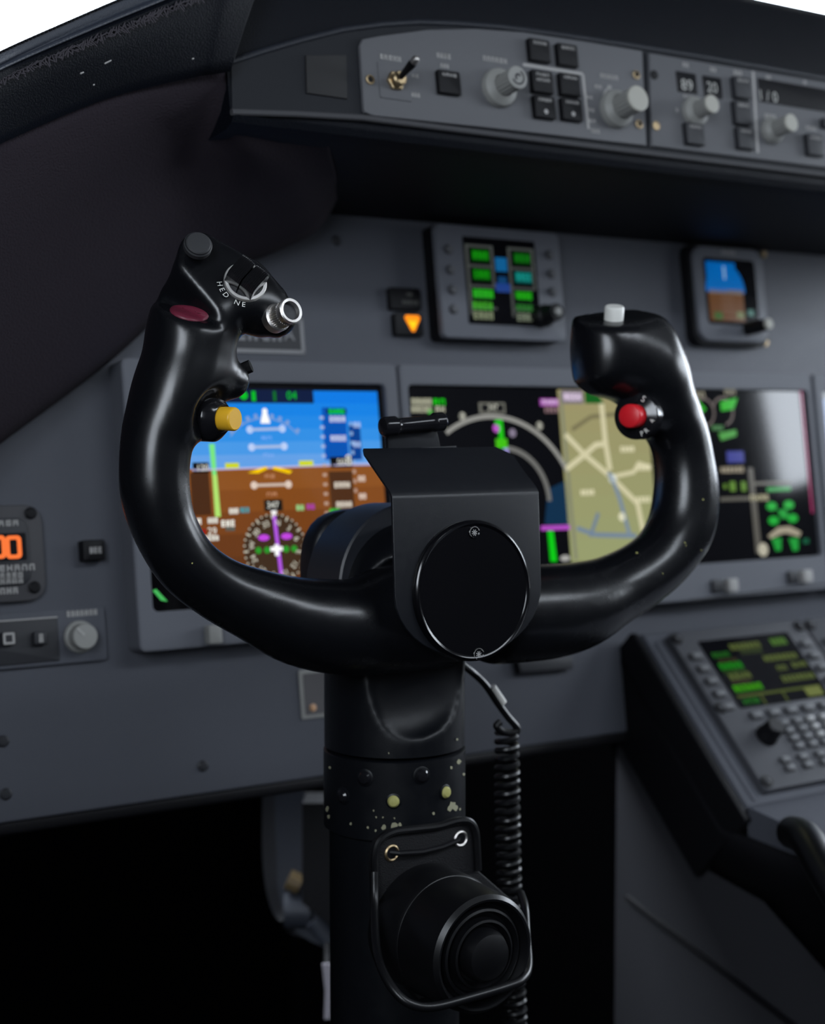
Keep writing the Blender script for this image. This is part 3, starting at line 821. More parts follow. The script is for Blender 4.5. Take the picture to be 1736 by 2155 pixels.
blk(sy, (120, 230, 130), [(437, 935), (449, 935), (453, 1000), (444, 1000)], z2); blk(sy, (175, 225, 110), [(444, 1000), (454, 1000), (462, 1088), (450, 1088)], z2)
rc(sy, (6, 6, 8), 403, 974, 437, 996, z2); tx(sy, WH, '120', 423, 986, 13, z3)
# altitude tape
rc(sy, (0, 92, 200), 678, 858, 728, 968, z1, .8); rc(sy, (84, 50, 26), 692, 992, 742, 1085, z1, .8)
rc(sy, (0, 70, 160), 733, 895, 757, 968, z1, .8)
rc(sy, (10, 20, 60), 684, 861, 726, 872, z2); lt(sy, (0, 210, 70), 688, 722, 867, 11, 4, z3); lt(sy, (0, 210, 70), 690, 712, 1077, 12, 3, z3)
for x, y in ((707, 883), (709, 923), (717, 1021), (721, 1062)): lt(sy, (205, 210, 235) if y < 970 else (225, 215, 200), x-17, x+17, y, 12, 4, z2)
for i in range(11):
    y = 880+i*20; x = 674+(y-880)*.055; c = (190, 205, 245) if y < 975 else (210, 180, 160); rc(sy, c, x-4, y-3, x+4, y+3, z2, .8)
for i in range(8):
    y = 893+i*20; x = 735+(y-893)*.075; c = (150, 190, 240) if y < 975 else (205, 170, 150); rc(sy, c, x-3, y-4, x+3, y+4, z2, .8)
for x, y in ((748, 895), (748, 936), (758, 1008), (760, 1045)): lt(sy, (170, 195, 240) if y < 970 else (225, 205, 190), x-8, x+8, y, 12, 2, z2)
rc(sy, (6, 6, 8), 692, 962, 738, 985, z2); tx(sy, WH, '50', 714, 974, 13, z3); tx(sy, WH, '8', 730, 970, 22, z3)
# compass rose
hc_ = U(577, 1155); hr_ = pv(577, 1085)-hc_.y
sy.use(glow((66, 46, 30), .9)).disc(hc_.x, hc_.y, hr_*1.05, z1, 40)
for i in range(36):
    a = 2*math.pi*i/36+.05; k = .86 if i % 3 == 0 else .95
    sy.use(glow((215, 210, 190), .9)).line((hc_.x+math.cos(a)*hr_*1.06, hc_.y+math.sin(a)*hr_*1.06), (hc_.x+math.cos(a)*hr_*k*1.06, hc_.y+math.sin(a)*hr_*k*1.06), .0013, z2)
for i, t in enumerate(('33', 'N', '3', '6', 'E', '12', '15', 'S', '21', '24', 'W', '30')):
    a = math.pi/2+.35-i*math.pi/6; sy.use(glow((225, 222, 205), 1)).text(t, hc_.x+math.cos(a)*hr_*.78, hc_.y+math.sin(a)*hr_*.78, .0062, z2, a-math.pi/2)
rc(sy, (30, 26, 22), 553, 1052, 592, 1076, z2); tx(sy, WH, '347', 571, 1064, 13, z3); blk(sy, (255, 255, 255), [(566, 1075), (580, 1075), (574, 1088)], z3)
ln(sy, (185, 90, 235), (574, 1086), (590, 1215), 8, z2, .95)
dot(sy, (195, 70, 225), 552, 1132, 13, z3, 1, .5); dot(sy, (195, 70, 225), 600, 1129, 13, z3, 1, .5)
for x in (541, 559, 599, 616): dot(sy, (40, 150, 40), x, 1157-(x-578)*.05, 7, z3)
rc(sy, (255, 255, 255), 566, 1151, 592, 1160, z3); rc(sy, (255, 255, 255), 575, 1146, 584, 1170, z3)
lt(sy, WH, 479, 499, 1076, 12, 3, z2); lt(sy, (40, 160, 175), 502, 522, 1074, 11, 3, z2)
lt(sy, WH, 410, 422, 1098, 13, 1, z2); lt(sy, WH, 434, 456, 1096, 12, 3, z2); lt(sy, WH, 462, 492, 1102, 14, 3, z2); lt(sy, (30, 110, 115), 472, 492, 1114, 8, 2, z2)
rc(sy, (150, 20, 20), 421, 1114, 431, 1124, z2); tx(sy, WH, '29', 444, 1119, 15, z2); lt(sy, WH, 426, 458, 1133, 11, 4, z2)
lt(sy, (150, 215, 140), 620, 637, 1069, 12, 2, z2); lt(sy, (175, 60, 175), 642, 660, 1067, 11, 2, z2)
blk(sy, (3, 3, 4), [(305, 1190), (405, 1190), (412, 1295), (305, 1295)], z2); blk(sy, (70, 180, 90), [(318, 1243), (336, 1264), (350, 1266), (326, 1240)], z3)
sy.build('symbology', d1, recalc=False)
b = MB().use(KNOB); q = U(437, 1336); b.rbox(q.x-.0052, q.y-.0068, q.x+.0052, q.y+.0068, .006, .014, .0015, .001); b.build('slide_knob', d1)

# ---- wide display --------------------------------------------------------------------------
bz2 = pr_((836, 850), (550, 763), (1696, 800), (1560, 1254))
d2 = thing('wide_display', 'wide black display with a pale green road map and green engine readings', 'navigation display', P2.m)
sr2 = pr_((857, 900), (560, 807), (1714, 1100), (1600, 1178))
bezel(bz2, sr2, d2)
b = MB().use(MATS['display_glass']).flat(rrect(*sr2, .004), .0014); b.build('screen_border', d2)
s2 = MB(); GY = (150, 150, 145)
for y, n in ((846, 5), (862, 5)): lt(s2, (190, 190, 165), 862, 906, y, 14, n, z2, .8)
lt(s2, (20, 190, 20), 907, 935, 847, 14, 2, z2); dot(s2, (20, 170, 20), 902, 867, 6, z2); lt(s2, (170, 170, 150), 912, 934, 862, 13, 2, z2)
def circ3(p):
    (ax_, ay), (bx_, by), (cx1, cy1) = [U(*q).xy for q in p]
    d = 2*(ax_*(by-cy1)+bx_*(cy1-ay)+cx1*(ay-by))
    x = ((ax_**2+ay**2)*(by-cy1)+(bx_**2+by**2)*(cy1-ay)+(cx1**2+cy1**2)*(ay-by))/d
    y = ((ax_**2+ay**2)*(cx1-bx_)+(bx_**2+by**2)*(ax_-cx1)+(cx1**2+cy1**2)*(bx_-ax_))/d
    return (x, y), math.dist((x, y), (ax_, ay))
def arcpx(p, w, c, k=1):
    cc, r_ = circ3(p); an = [math.degrees(math.atan2(U(*q).y-cc[1], U(*q).x-cc[0])) for q in (p[0], p[2])]
    s2.use(glow(c, k)).arc(cc, r_, min(an), max(an), w*P.depth(*p[1])/FP, z2, 36)
arcpx([(936, 912), (1046, 878), (1190, 992)], 10, GY, .9); arcpx([(1064, 944), (1112, 967), (1153, 1055)], 11, (115, 115, 112), .9)
rc(s2, (110, 110, 102), 1005, 848, 1060, 871, z2); rc(s2, (20, 20, 22), 1010, 852, 1056, 867, z3); tx(s2, (210, 210, 195), '347', 1033, 859, 12, z3+.0002)
for x, y in ((970, 877), (1132, 897)): dot(s2, (150, 150, 140), x, y, 9, z2, .7); tx(s2, (205, 205, 190), '3', x, y, 14, z3)
rc(s2, (30, 200, 20), 1046, 884, 1056, 944, z3); rc(s2, (70, 190, 20), 1040, 924, 1064, 944, z3); rc(s2, (25, 180, 20), 1038, 884, 1054, 896, z3)
dot(s2, (185, 85, 195), 1041, 902, 9, z3); dot(s2, (130, 120, 140), 1075, 912, 9, z3); blk(s2, (160, 150, 220), [(1054, 944), (1066, 944), (1066, 958)], z3)
rc(s2, (175, 80, 185), 1133, 840, 1172, 855, z2, .8); lt(s2, (230, 200, 235), 1136, 1170, 847, 10, 4, z3, .8); lt(s2, (150, 120, 125), 1142, 1172, 863, 13, 4, z2, .8)
blk(s2, (14, 46, 74), [(1150, 1030), (1192, 1010), (1197, 1108), (1143, 1104)], z1)
ln(s2, (175, 75, 190), (1135, 1112), (1196, 1110), 10, z2); blk(s2, (10, 200, 20), [(1149, 1118), (1161, 1118), (1169, 1182), (1155, 1182)], z2); dot(s2, (165, 165, 160), 1186, 1175, 13, z2, 1, .5)
# road map
mL, mR = pu(1184, 1000), pu(1372, 1020); mT, mB = pv(1290, 822), pv(1290, 1178)
def olive(t): return (int(166-4*t), int(158+10*t), int(112+6*t))
for i in range(8):
    y1 = mT+(mB-mT)*i/8; y2 = mT+(mB-mT)*(i+1)/8; s2.use(glow(olive(i/7), .85)).flat([(mL, y2), (mR, y2), (mR, y1), (mL, y1)], z1)
ln(s2, (130, 132, 108), (1176, 826), (1209, 1178), 8, z2)
rc(s2, (120, 112, 122), 1178, 822, 1224, 850, z2); lt(s2, (225, 205, 230), 1182, 1220, 836, 15, 4, z3); blk(s2, (18, 90, 26), [(1226, 824), (1250, 824), (1268, 850), (1228, 850)], z2)
RD = (212, 206, 168); BL = (132, 152, 172)
def road(c, l, w, k=.95): 
    for a, b_ in zip(l, l[1:]): ln(s2, c, a, b_, w, z3, k)
    for a in l[1:-1]: dot(s2, c, *a, w/2, z3, k)
s2.use(glow((128, 122, 88), .85)); ln(s2, (128, 122, 88), (1200, 905), (1240, 878), 9, z2, .85); ln(s2, (128, 122, 88), (1240, 878), (1330, 868), 9, z2, .85)
road(RD, [(1262, 850), (1270, 930), (1280, 990)], 13); road(RD, [(1186, 915), (1226, 957), (1283, 1005), (1338, 1060), (1350, 1120), (1358, 1160)], 12)
road(RD, [(1188, 988), (1226, 958), (1250, 937), (1266, 935)], 12); road(RD, [(1290, 1003), (1330, 994), (1340, 976), (1366, 984)], 9)
z3 += .0002
road(BL, [(1276, 995), (1287, 1015), (1300, 1050), (1322, 1130)], 10, .8); road(BL, [(1210, 1112), (1250, 1126), (1335, 1128)], 10, .75); road(BL, [(1255, 1080), (1238, 1130)], 9, .7)
dot(s2, (215, 222, 215), 1285, 1008, 10, z3); dot(s2, (225, 222, 190), 1305, 1088, 9, z3)
for x, y in ((1232, 1037), (1316, 946), (1350, 985), (1350, 1052)): lt(s2, (222, 216, 180), x-15, x+15, y, 12, 4, z3)
z3 -= .0002
# engine pages
for cx, cy in ((1478, 868), (1518, 866)):
    q = U(cx, cy); s2.use(glow((110, 100, 96), .8)).arc(q.xy, .0125, -80, 170, .0022, z2)
blk(s2, (35, 170, 20), [(1460, 836), (1482, 862), (1472, 872), (1452, 842)], z3); blk(s2, (35, 170, 20), [(1512, 846), (1548, 838), (1540, 862), (1514, 866)], z3)
for x, y in ((1468, 832), (1532, 826)): lt(s2, (165, 160, 140), x-12, x+12, y, 13, 2, z3, .8)
blk(s2, (70, 150, 60), [(1508, 912), (1545, 905), (1546, 918), (1514, 928)], z3); rc(s2, (60, 110, 60), 1494, 896, 1518, 906, z3)
rc(s2, (55, 60, 150), 1526, 950, 1562, 974, z2, .8)
lt(s2, (160, 150, 130), 1512, 1562, 989, 12, 6, z3)
for x, y, w, h in ((1538, 1024, 12, 20), (1561, 1024, 10, 20), (1522, 1024, 6, 10)): rc(s2, (90, 130, 40), x-w/2, y-h/2, x+w/2, y+h/2, z3)
rc(s2, (90, 88, 80), 1512, 1046, 1584, 1054, z2); blk(s2, (88, 86, 80), [(1570, 985), (1581, 985), (1600, 1165), (1587, 1165)], z2); rc(s2, (100, 98, 90), 1580, 1014, 1662, 1020, z2)
lt(s2, (170, 165, 135), 1574, 1614, 1048, 12, 4, z3); rc(s2, (45, 150, 65), 1610, 1026, 1660, 1034, z3)
for x, y in ((1620, 1066), (1656, 1063), (1624, 1096), (1664, 1091)): dot(s2, (25, 165, 50), x, y, 15, z3, 1, .6)
blk(s2, (25, 150, 50), [(1632, 1074), (1650, 1072), (1656, 1090), (1640, 1092)], z3)
blk(s2, (160, 152, 132), [(1612, 1128), (1634, 1110), (1658, 1108), (1682, 1120), (1678, 1130), (1650, 1122), (1640, 1124), (1618, 1134)], z3)
for x in (1632, 1668): blk(s2, (30, 150, 55), [(x-12, 1134), (x+8, 1132), (x+8, 1158), (x-3, 1160)], z3)
dot(s2, (180, 176, 158), 1602, 1157, 14, z3); rc(s2, (18, 90, 60), 1686, 1134, 1698, 1144, z3)
ln(s2, (190, 60, 120), (1600, 813), (1680, 813), 4, z2, .7); ln(s2, (190, 60, 120), (1681, 815), (1706, 1080), 5, z2, .7)  # pink fringe of the glass reflection, painted in as glowing lines
s2.build('symbology', d2, recalc=False)
for px, py in ((1533, 1232), (1690, 1213)):
    q = U(px, py, .006); b = MB().use(INKDIM); b.rbox(q.x-.006, q.y-.006, q.x+.006, q.y+.006, .006, .013, .002, .001)
    b.use(DARK).rbox(q.x-.022, q.y-.006, q.x-.009, q.y+.006, .006, .009, .002, .001); b.build('bezel_key', d2)
b = MB().use(DARK)
for x0, x1, y in ((1440, 1740, 1256),):
    a, c = U(1440, 1264), U(1736, 1228); b.line(a.xy, c.xy, .0016, .0064)
b.build('bezel_groove', d2)
# next display on the far side
bz3 = pr_((1702, 800), (550, 763), (2120, 800), (1560, 1254)); sr3 = pr_((1722, 830), (560, 807), (2100, 900), (1600, 1178))
d3 = thing('far_display', 'bluish display cut off by the right edge of the frame', 'flight display', P2.m)
bezel(bz3, sr3, d3)
b = MB().use(MATS['display_glass']).flat(rrect(*sr3, .004), .0014); b.build('screen_border', d3)
s3 = MB(); x0, y0, x1, y1 = inset(rrect(*sr3, .002, 1), .006)[4][0], sr3[1]+.006, sr3[2]-.006, sr3[3]-.008
ym = y0*.45+y1*.55
s3.use(glow((112, 140, 196), .8)).flat([(sr3[0]+.004, ym), (x1, ym), (x1, y1), (sr3[0]+.004, y1)], z1); s3.use(glow((70, 92, 130), .5)).flat([(sr3[0]+.004, y0), (x1, y0), (x1, ym), (sr3[0]+.004, ym)], z1)
s3.build('symbology', d3, recalc=False)

PF = P
# ---- radio unit ------------------------------------------------------------------------------
HR = .020
rb = (pu(926, 600, HR), pv(1050, 714, HR), pu(1183, 600, HR), pv(1050, 480, HR))
ru_ = thing('radio_tuning_unit', 'grey radio tuning unit with green text boxes on its small screen', 'radio unit', P.m)
b = MB().use(BEZEL).prism(rrect(*rb, .005), 0, HR, .0012); b.use(BLACK); b.prism(rrect(rb[0]-.0004, rb[1]-.0004, rb[2]-.003, rb[3]+.0004, .005), -.001, HR-.006)
b.build('case', ru_)
sx = (pu(980, 600, HR), pv(1050, 684, HR), pu(1131, 600, HR), pv(1050, 503, HR))
b = MB().use(MATS['display_glass']).flat(rrect(*sx, .001), HR+.0004); 
def rr_rect(mb, c, x0, y0, x1, y1, zz, k=.7):
    """fractions across the screen"""
    w, h = sx[2]-sx[0], sx[3]-sx[1]
    mb.use(glow(c, k)).flat([(sx[0]+w*x0, sx[1]+h*(1-y1)), (sx[0]+w*x1, sx[1]+h*(1-y1)), (sx[0]+w*x1, sx[1]+h*(1-y0)), (sx[0]+w*x0, sx[1]+h*(1-y0))], zz)
b.build('screen', ru_)
b = MB(); zz = HR+.0008; FR = (72, 76, 74)
for x0, x1 in ((.02, .40), (.60, .97)):
    for y in (.09, .32, .55, .80): rr_rect(b, FR, x0, y, x1, y+.03, zz)
    rr_rect(b, FR, x0, .09, x0+.04, .9, zz); rr_rect(b, FR, x1-.04, .09, x1, .58, zz)
def rlet(c, x0, x1, y, h, n, k=.8):
    w, hh = sx[2]-sx[0], sx[3]-sx[1]; b.use(glow(c, k)).letters(sx[0]+w*x0, sx[0]+w*x1, sx[1]+hh*(1-y), hh*h, zz+.0002, n)
for y in (.21, .43): rr_rect(b, (10, 70, 10), .10, y-.07, .34, y+.07, zz+.0001); rlet((20, 150, 15), .11, .33, y, .09, 4)
rr_rect(b, (10, 60, 12), .68, .14, .92, .28, zz+.0001); rlet((16, 120, 20), .69, .91, .21, .09, 3); rr_rect(b, (12, 95, 90), .68, .37, .92, .50, zz+.0001); rlet((22, 150, 140), .69, .91, .43, .09, 4)
rr_rect(b, (20, 130, 10), .08, .60, .36, .70, zz+.0001); rlet((30, 180, 15), .08, .36, .65, .1, 4); rr_rect(b, (20, 120, 10), .66, .60, .90, .68, zz+.0001); rlet((30, 180, 15), .68, .90, .65, .09, 4)
rlet((60, 170, 30), .06, .34, .79, .09, 4); rlet((130, 140, 110), .06, .34, .90, .09, 4); rlet((40, 120, 40), .66, .90, .79, .08, 4); rlet((120, 130, 110), .66, .92, .90, .09, 4)
rr_rect(b, (20, 105, 165), .42, .22, .58, .38, zz+.0001); rr_rect(b, (35, 70, 150), .40, .52, .60, .62, zz+.0001); rr_rect(b, (20, 70, 120), .44, .44, .56, .52, zz+.0001)
b.build('symbology', ru_, recalc=False)
for px, py in ((943, 525), (947, 568), (951, 610), (954, 651), (1156, 537), (1160, 577), (1162, 615)):
    q = U(px, py, HR); b = MB().use(DARK).lathe((q.x, q.y, HR-.001), (0, 0, 1), [(.0042, 0), (.0042, .0014), (.0036, .0016)], 20)
    b.use(FACE).lathe((q.x, q.y, HR+.0004), (0, 0, 1), [(.0030, 0), (.0030, .0028), (.0022, .0034), (.0002, .0035)], 20); b.build('line_key', ru_)
q = U(1135, 668, HR); b = MB().use(BLACK).lathe((q.x, q.y, HR), (0, 0, 1), [(.0095, 0), (.0095, .010), (.0088, .011), (.0075, .012), (.0075, .024), (.0070, .025)], 32)
b.use(KNOB).lathe((q.x, q.y, HR+.0245), (0, 0, 1), [(.0035, 0), (.0035, .002), (.0028, .0028)], 20); b.build('tuning_knob', ru_)
# ---- standby attitude instrument
HS = .016
ib = (pu(1466, 610, HS), pv(1530, 718, HS), pu(1610, 610, HS), pv(1530, 521, HS))
si = thing('standby_attitude_indicator', 'small square standby instrument showing a blue and brown horizon, high on the panel', 'attitude indicator', P.m)
b = MB().use(BLACK).prism(rrect(ib[0]-.003, ib[1]-.003, ib[2]+.003, ib[3]+.003, .010), -.001, HS-.004, .001).use(BEZEL).prism(rrect(*ib, .012), HS-.006, HS, .0016); b.build('case', si)
sx = (pu(1484, 610, HS), pv(1530, 683, HS), pu(1591, 610, HS), pv(1530, 545, HS))
b = MB().use(MATS['display_glass']).flat(rrect(*sx, .004), HS+.0004); b.build('screen', si)
b = MB(); zz = HS+.0008
rr_rect(b, (0, 96, 178), .04, .06, .60, .52, zz, .8); rr_rect(b, (98, 62, 30), .04, .52, .72, .95, zz, .8); rr_rect(b, (112, 104, 98), .06, .47, .72, .54, zz+.0001, .8)
w, h = sx[2]-sx[0], sx[3]-sx[1]; cc = (sx[0]+w*.38, sx[1]+h*.49)
b.use(glow((0, 100, 182), .8)).flat([cc]+[(cc[0]+w*.38*math.cos(R(a)), cc[1]+h*.44*math.sin(R(a))) for a in range(0, 181, 9)], zz+.0001)
rr_rect(b, (140, 180, 215), .36, .12, .40, .32, zz+.0002, .8)
for i in range(3): rr_rect(b, (120, 90, 70), .28, .60+.09*i, .52, .63+.09*i, zz+.0002, .7)
rr_rect(b, (60, 100, 40), .12, .82, .28, .93, zz+.0002, .7); rr_rect(b, (110, 120, 80), .56, .80, .70, .90, zz+.0002, .8); rr_rect(b, (60, 110, 100), .78, .76, .90, .86, zz+.0002, .7)
b.build('symbology', si, recalc=False)
q = U(1573, 693, HS); b = MB().use(BLACK).lathe((q.x, q.y, HS), (0, 0, 1), [(.0062, 0), (.0062, .018), (.0055, .022), (.005, .026)], 28); b.use(KNOBCAP).lathe((q.x, q.y, HS+.026), (0, 0, 1), [(.005, 0), (.005, .0018), (.004, .0026)], 24); b.build('setting_knob', si)
b = MB().use(INKDIM); q = U(1532, 532, HS); b.letters(q.x-.009, q.x+.009, q.y, .003, HS+.0004, 6); b.build('lettering', si, recalc=False)
for px, py in ((1459, 524), (1603, 536), (1469, 713), (1606, 722)):
    q = U(px, py); b = MB().use(BRASS).lathe((q.x, q.y, -.001), (0, 0, 1), [(.0036, 0), (.0036, .004), (.003, .005)], 16); b.build('screw', si)
# ---- warning lamps
for i, (x0, y0, x1, y1) in enumerate(((822, 605, 886, 652), (832, 659, 890, 706))):
    n_ = .006; r4 = (pu(x0, (y0+y1)/2, n_), pv((x0+x1)/2, y1, n_), pu(x1, (y0+y1)/2, n_), pv((x0+x1)/2, y0, n_))
    w = thing('warning_lamp', ('dark unlit warning lamp above the one with the orange triangle', 'warning lamp lit with an orange rounded triangle')[i], 'warning lamp', P.m, 'warning lamps left of the radio unit')
    b = MB().use(BLACK).prism(rrect(*r4, .002), -.001, n_, .001); b.build('housing', w)
    cx, cy = r4[0]*.38+r4[2]*.62, (r4[1]+r4[3])/2
    if i == 0:
        b = MB().use(mat('lamp_legend', (.10, .10, .09), .6, linear=True)); b.letters(cx-.008, cx+.008, cy-.003, .0032, n_+.0004, 5); b.letters(cx-.003, cx+.003, cy+.0035, .003, n_+.0004, 2); b.build('legend', w, recalc=False)
    else:
        b = MB().use(glow((255, 140, 8), 1.3)); t = .0090
        tri = inset([(cx-t, cy+.0075), (cx, cy-.0085), (cx+t, cy+.0075)], .0022)
        if True:
            o_ = []
            tri = tri if area2(tri) > 0 else tri[::-1]
            for k in range(3):
                a0 = math.atan2(tri[k][1]-tri[k-1][1], tri[k][0]-tri[k-1][0])-math.pi/2; a1 = math.atan2(tri[(k+1) % 3][1]-tri[k][1], tri[(k+1) % 3][0]-tri[k][0])-math.pi/2
                while a1 < a0: a1 += 2*math.pi
                for j in range(5): a = a0+(a1-a0)*j/4; o_.append((tri[k][0]+.0022*math.cos(a), tri[k][1]+.0022*math.sin(a)))
        b.flat(o_, n_+.0004); b.use(glow((255, 205, 20), 1.2)).flat([(cx-.0045, cy+.0025), (cx, cy-.0045), (cx+.0045, cy+.0025)], n_+.0006); b.build('lit_triangle', w, recalc=False)
# ---- placard with a white border behind the left horn
r4 = (pu(440, 700), pv(560, 744), pu(638, 712), pv(560, 668))
w = thing('placard', 'black placard with a white border and lettering, half hidden by the left horn', 'placard', P.m)
b = MB().use(DARK).prism(rrect(*r4, .001), 0, .0012); b.build('plate', w)
b = MB().use(mat('placard_white', (.30, .30, .31), .7, linear=True)); o_ = rrect(*r4, .0012); b.frame2(o_, inset(o_, .0030), .0012, .0016)
h = (r4[3]-r4[1]); b.letters(r4[0]+.010, r4[2]-.019, r4[1]+h*.52, h*.36, .0016, 5); b.text('A', r4[2]-.013, r4[1]+h*.52, h*.5, .0016); b.build('lettering', w, recalc=False)
# ---- lower placard and small boxes under the yoke
r4 = (pu(630, 1460), pv(655, 1512), pu(690, 1460), pv(655, 1408)); w = thing('lower_placard', 'narrow grey-edged placard with a copper screw beside the column head', 'placard', P.m)
b = MB().use(KNOB).prism(rrect(*r4, .0015), 0, .0015, .0004); b.use(mat('placard_inner', (.10, .095, .10), .7, linear=True)).flat(rrect(r4[0]+.003, r4[1]+.003, r4[2]-.002, r4[3]-.003, .001), .0018); b.build('plate', w)
q = U(656, 1489); b = MB().use(mat('copper_screw', (.62, .36, .20), .5, linear=True)).lathe((q.x, q.y, .0015), (0, 0, 1), [(.0030, 0), (.0028, .0012), (.001, .0018)], 16); b.build('screw', w)
q4 = [U(*p) for p in ((1078, 1388), (1192, 1382), (1195, 1408), (1084, 1417))]
b = MB().use(DARK).prism([(p.x, p.y) for p in q4], 0, .008, .001); o = b.build('access_box', None, m=P.m); tag(o, 'shallow dark box on the panel just below the yoke, right of the column', 'box')
# ---- timer at the left edge
HT = .006
r4 = (pu(-95, 1165, HT), pv(45, 1266, HT), pu(93, 1165, HT), pv(45, 1062, HT)); w = thing('digital_timer', 'square instrument with orange digits at the left edge of the frame', 'digital timer', P.m)
b = MB().use(mat('timer_grey', (.055, .054, .060), .6, linear=True)).prism(rrect(*r4, .012), 0, HT, .001); b.build('case', w)
q = (pu(-70, 1165, HT), pv(30, 1232, HT), pu(62, 1165, HT), pv(30, 1090, HT)); b = MB().use(DARK).prism(rrect(*q, .008), HT-.001, HT+.002, .001); b.build('face', w)
q = (pu(-60, 1150, HT), pv(30, 1180, HT), pu(53, 1150, HT), pv(30, 1122, HT)); b = MB().use(OFFGLASS).flat(rrect(*q, .001), HT+.0024); b.use(glow((255, 122, 58), 1.0))
for px in (-42, -7, 26):
    c = U(px, 1152, HT); b.frame2(rrect(c.x-.0056, c.y-.0080, c.x+.0056, c.y+.0080, .003), rrect(c.x-.0026, c.y-.0052, c.x+.0026, c.y+.0052, .0012), HT+.0026, HT+.0028)
b.build('readout', w)
b = MB().use(INKDIM)
for px, py, ww, hh, n in ((0, 1102, .018, .0040, 5), (18, 1196, .026, .0045, 7), (22, 1212, .012, .0045, 4), (22, 1222, .012, .0045, 4), (5, 1244, .016, .0045, 5)):
    c = U(px, py, HT); b.letters(c.x-ww*.7, c.x+ww*.7, c.y, hh, HT+.0024 if py < 1235 else HT+.0004, n)
b.build('lettering', w, recalc=False)
for px, py in ((64, 1080), (72, 1236)):
    c = U(px, py, HT); b = MB().use(BLACK).lathe((c.x, c.y, HT-.001), (0, 0, 1), [(.0042, 0), (.0042, .0022), (.003, .003)], 20); b.build('screw', w)
# ---- little rocker switch
r4 = (pu(165, 1160), pv(185, 1182), pu(211, 1160), pv(185, 1138)); w = thing('rocker_switch', 'small black rocker switch between the timer and the left horn', 'switch', P.m)
b = MB().use(BLACK).prism(rrect(*r4, .001), 0, .010, .0012); b.build('rocker', w)
b = MB().use(INKDIM); c = ((r4[0]+r4[2])/2, (r4[1]+r4[3])/2); b.letters(c[0]-.004, c[0]+.0055, c[1], .0045, .0104, 3); b.build('legend', w, recalc=False)
# ---- audio panel
HA = .004
w = thing('audio_panel', 'grey panel with one pale knob and a black inset, below the timer', 'audio panel', P.m)
r4 = (pu(-260, 1340, HA), pv(120, 1399, HA), pu(224, 1330, HA), pv(120, 1282, HA)); b = MB().use(PANEL).prism(rrect(*r4, .003), -.001, HA, .0008); b.build('plate', w)
q = (pu(-240, 1340, HA), pv(60, 1396, HA), pu(122, 1340, HA), pv(60, 1303, HA)); b = MB().use(DARK).prism(rrect(*q, .001), HA-.001, HA+.0012, .0004); b.build('inset_plate', w)
b = MB().use(INKDIM); b.line((q[0], q[3]), (q[2], q[3]), .0009, HA+.0016); c = U(172, 1290, HA); b.letters(c.x-.0115, c.x+.0115, c.y, .0042, HA+.0004, 7); b.build('lettering', w, recalc=False)
for px, py, nm in ((13, 1344, 'a'), (80, 1343, 'b')):
    c = U(px, py, HA); b = MB().use(DARK).rbox(c.x-.0045, c.y-.0045, c.x+.0045, c.y+.0045, HA, HA+.006, .001, .0008); b.use(INKDIM)
    if nm == 'a': o_ = rrect(c.x-.004, c.y-.004, c.x+.004, c.y+.004, .001); b.frame2(o_, inset(o_, .0016), HA+.006, HA+.0063)
    else: b.letters(c.x-.002, c.x+.002, c.y, .006, HA+.0064, 1)
    b.build('push_key', w)
c = U(166, 1340, HA); b = MB().use(KNOB).lathe((c.x, c.y, HA), (0, 0, 1), [(.0112, 0), (.0112, .003), (.0100, .0042), (.0092, .0046)], 36)
b.use(KNOB).lathe((c.x, c.y, HA), (0, 0, 1), [(.0093, .004), (.0090, .0125), (.0083, .0135), (.001, .0138)], 36); b.use(INKDIM).line((c.x-.006, c.y+.006), (c.x-.001, c.y+.001), .0016, HA+.0142); o = b.build('volume_knob', w); 

# ================================================================== GLARESHIELD
GU = lambda px, py, n=0: G.at(px, py, n)
def gu(px, py, n=0): return G.at(px, py, n).x
def gv(px, py, n=0): return G.at(px, py, n).y
gs = thing('glareshield', 'black glareshield brow running across the top of the cockpit', 'glareshield', G.m)
xl, xr = gu(481, 190), gu(2300, 300)
vtop = gv(1690, 19)+.008; vlow = gv(1000, 318); vface = gv(1000, 296)
# front face: a slab with the aft lip, thick towards the nose
zb = -.30
b = MB().use(BROW)
zrec = -.0015
prof = [(vtop, -.02), (vtop-.004, -.006), (vtop-.012, 0), (vface, 0), (vface-.002, -.001), (vlow+.004, .004), (vlow, .001), (vlow-.002, -.008), (vlow+.012, -.26), (vtop-.03, -.30)]
b.rings([[(x, v, zz) for v, zz in prof] for x in (xl, xl+.2, xl+.5, xr)]); b.build('brow', gs, sharp=40)
# arched grey trim over the control panels
fp = [GU(*p) for p in ((486, 133), (560, 108), (640, 85), (720, 65), (800, 54), (880, 49), (960, 52), (1060, 60), (1160, 73), (1300, 94), (1500, 126), (1736, 167), (2000, 212), (2000, 398), (1736, 366), (1360, 320), (1000, 276), (760, 246), (620, 238), (488, 234))]
b = MB().use(FASCIA).prism([(p.x, p.y) for p in fp], -.001, .0006); b.build('fascia', gs)
b = MB().use(ROLL)
tl = [(484, 131), (560, 106), (640, 83), (720, 63), (800, 52), (880, 47), (960, 50), (1060, 58), (1160, 71), (1300, 92), (1500, 124), (1736, 165), (2000, 210)]
b.tube([GU(*p, .0005) for p in tl], .0022, 10); b.build('arched_trim', gs)
b = MB().use(RIM); b.tube([GU(*p, .003) for p in ((487, 236), (620, 240), (760, 248), (1000, 278), (1360, 322), (1736, 368), (2000, 400))], .0022, 10); b.build('lower_trim', gs)
b = MB().use(mat('worn_black_patch', (.020, .020, .021), .7, linear=True)); q = [GU(*p) for p in ((641, 118), (726, 118), (728, 210), (643, 198))]
b.prism([(p.x, p.y) for p in q], .0003, .0022, .0006); b.build('blank_patch', gs)
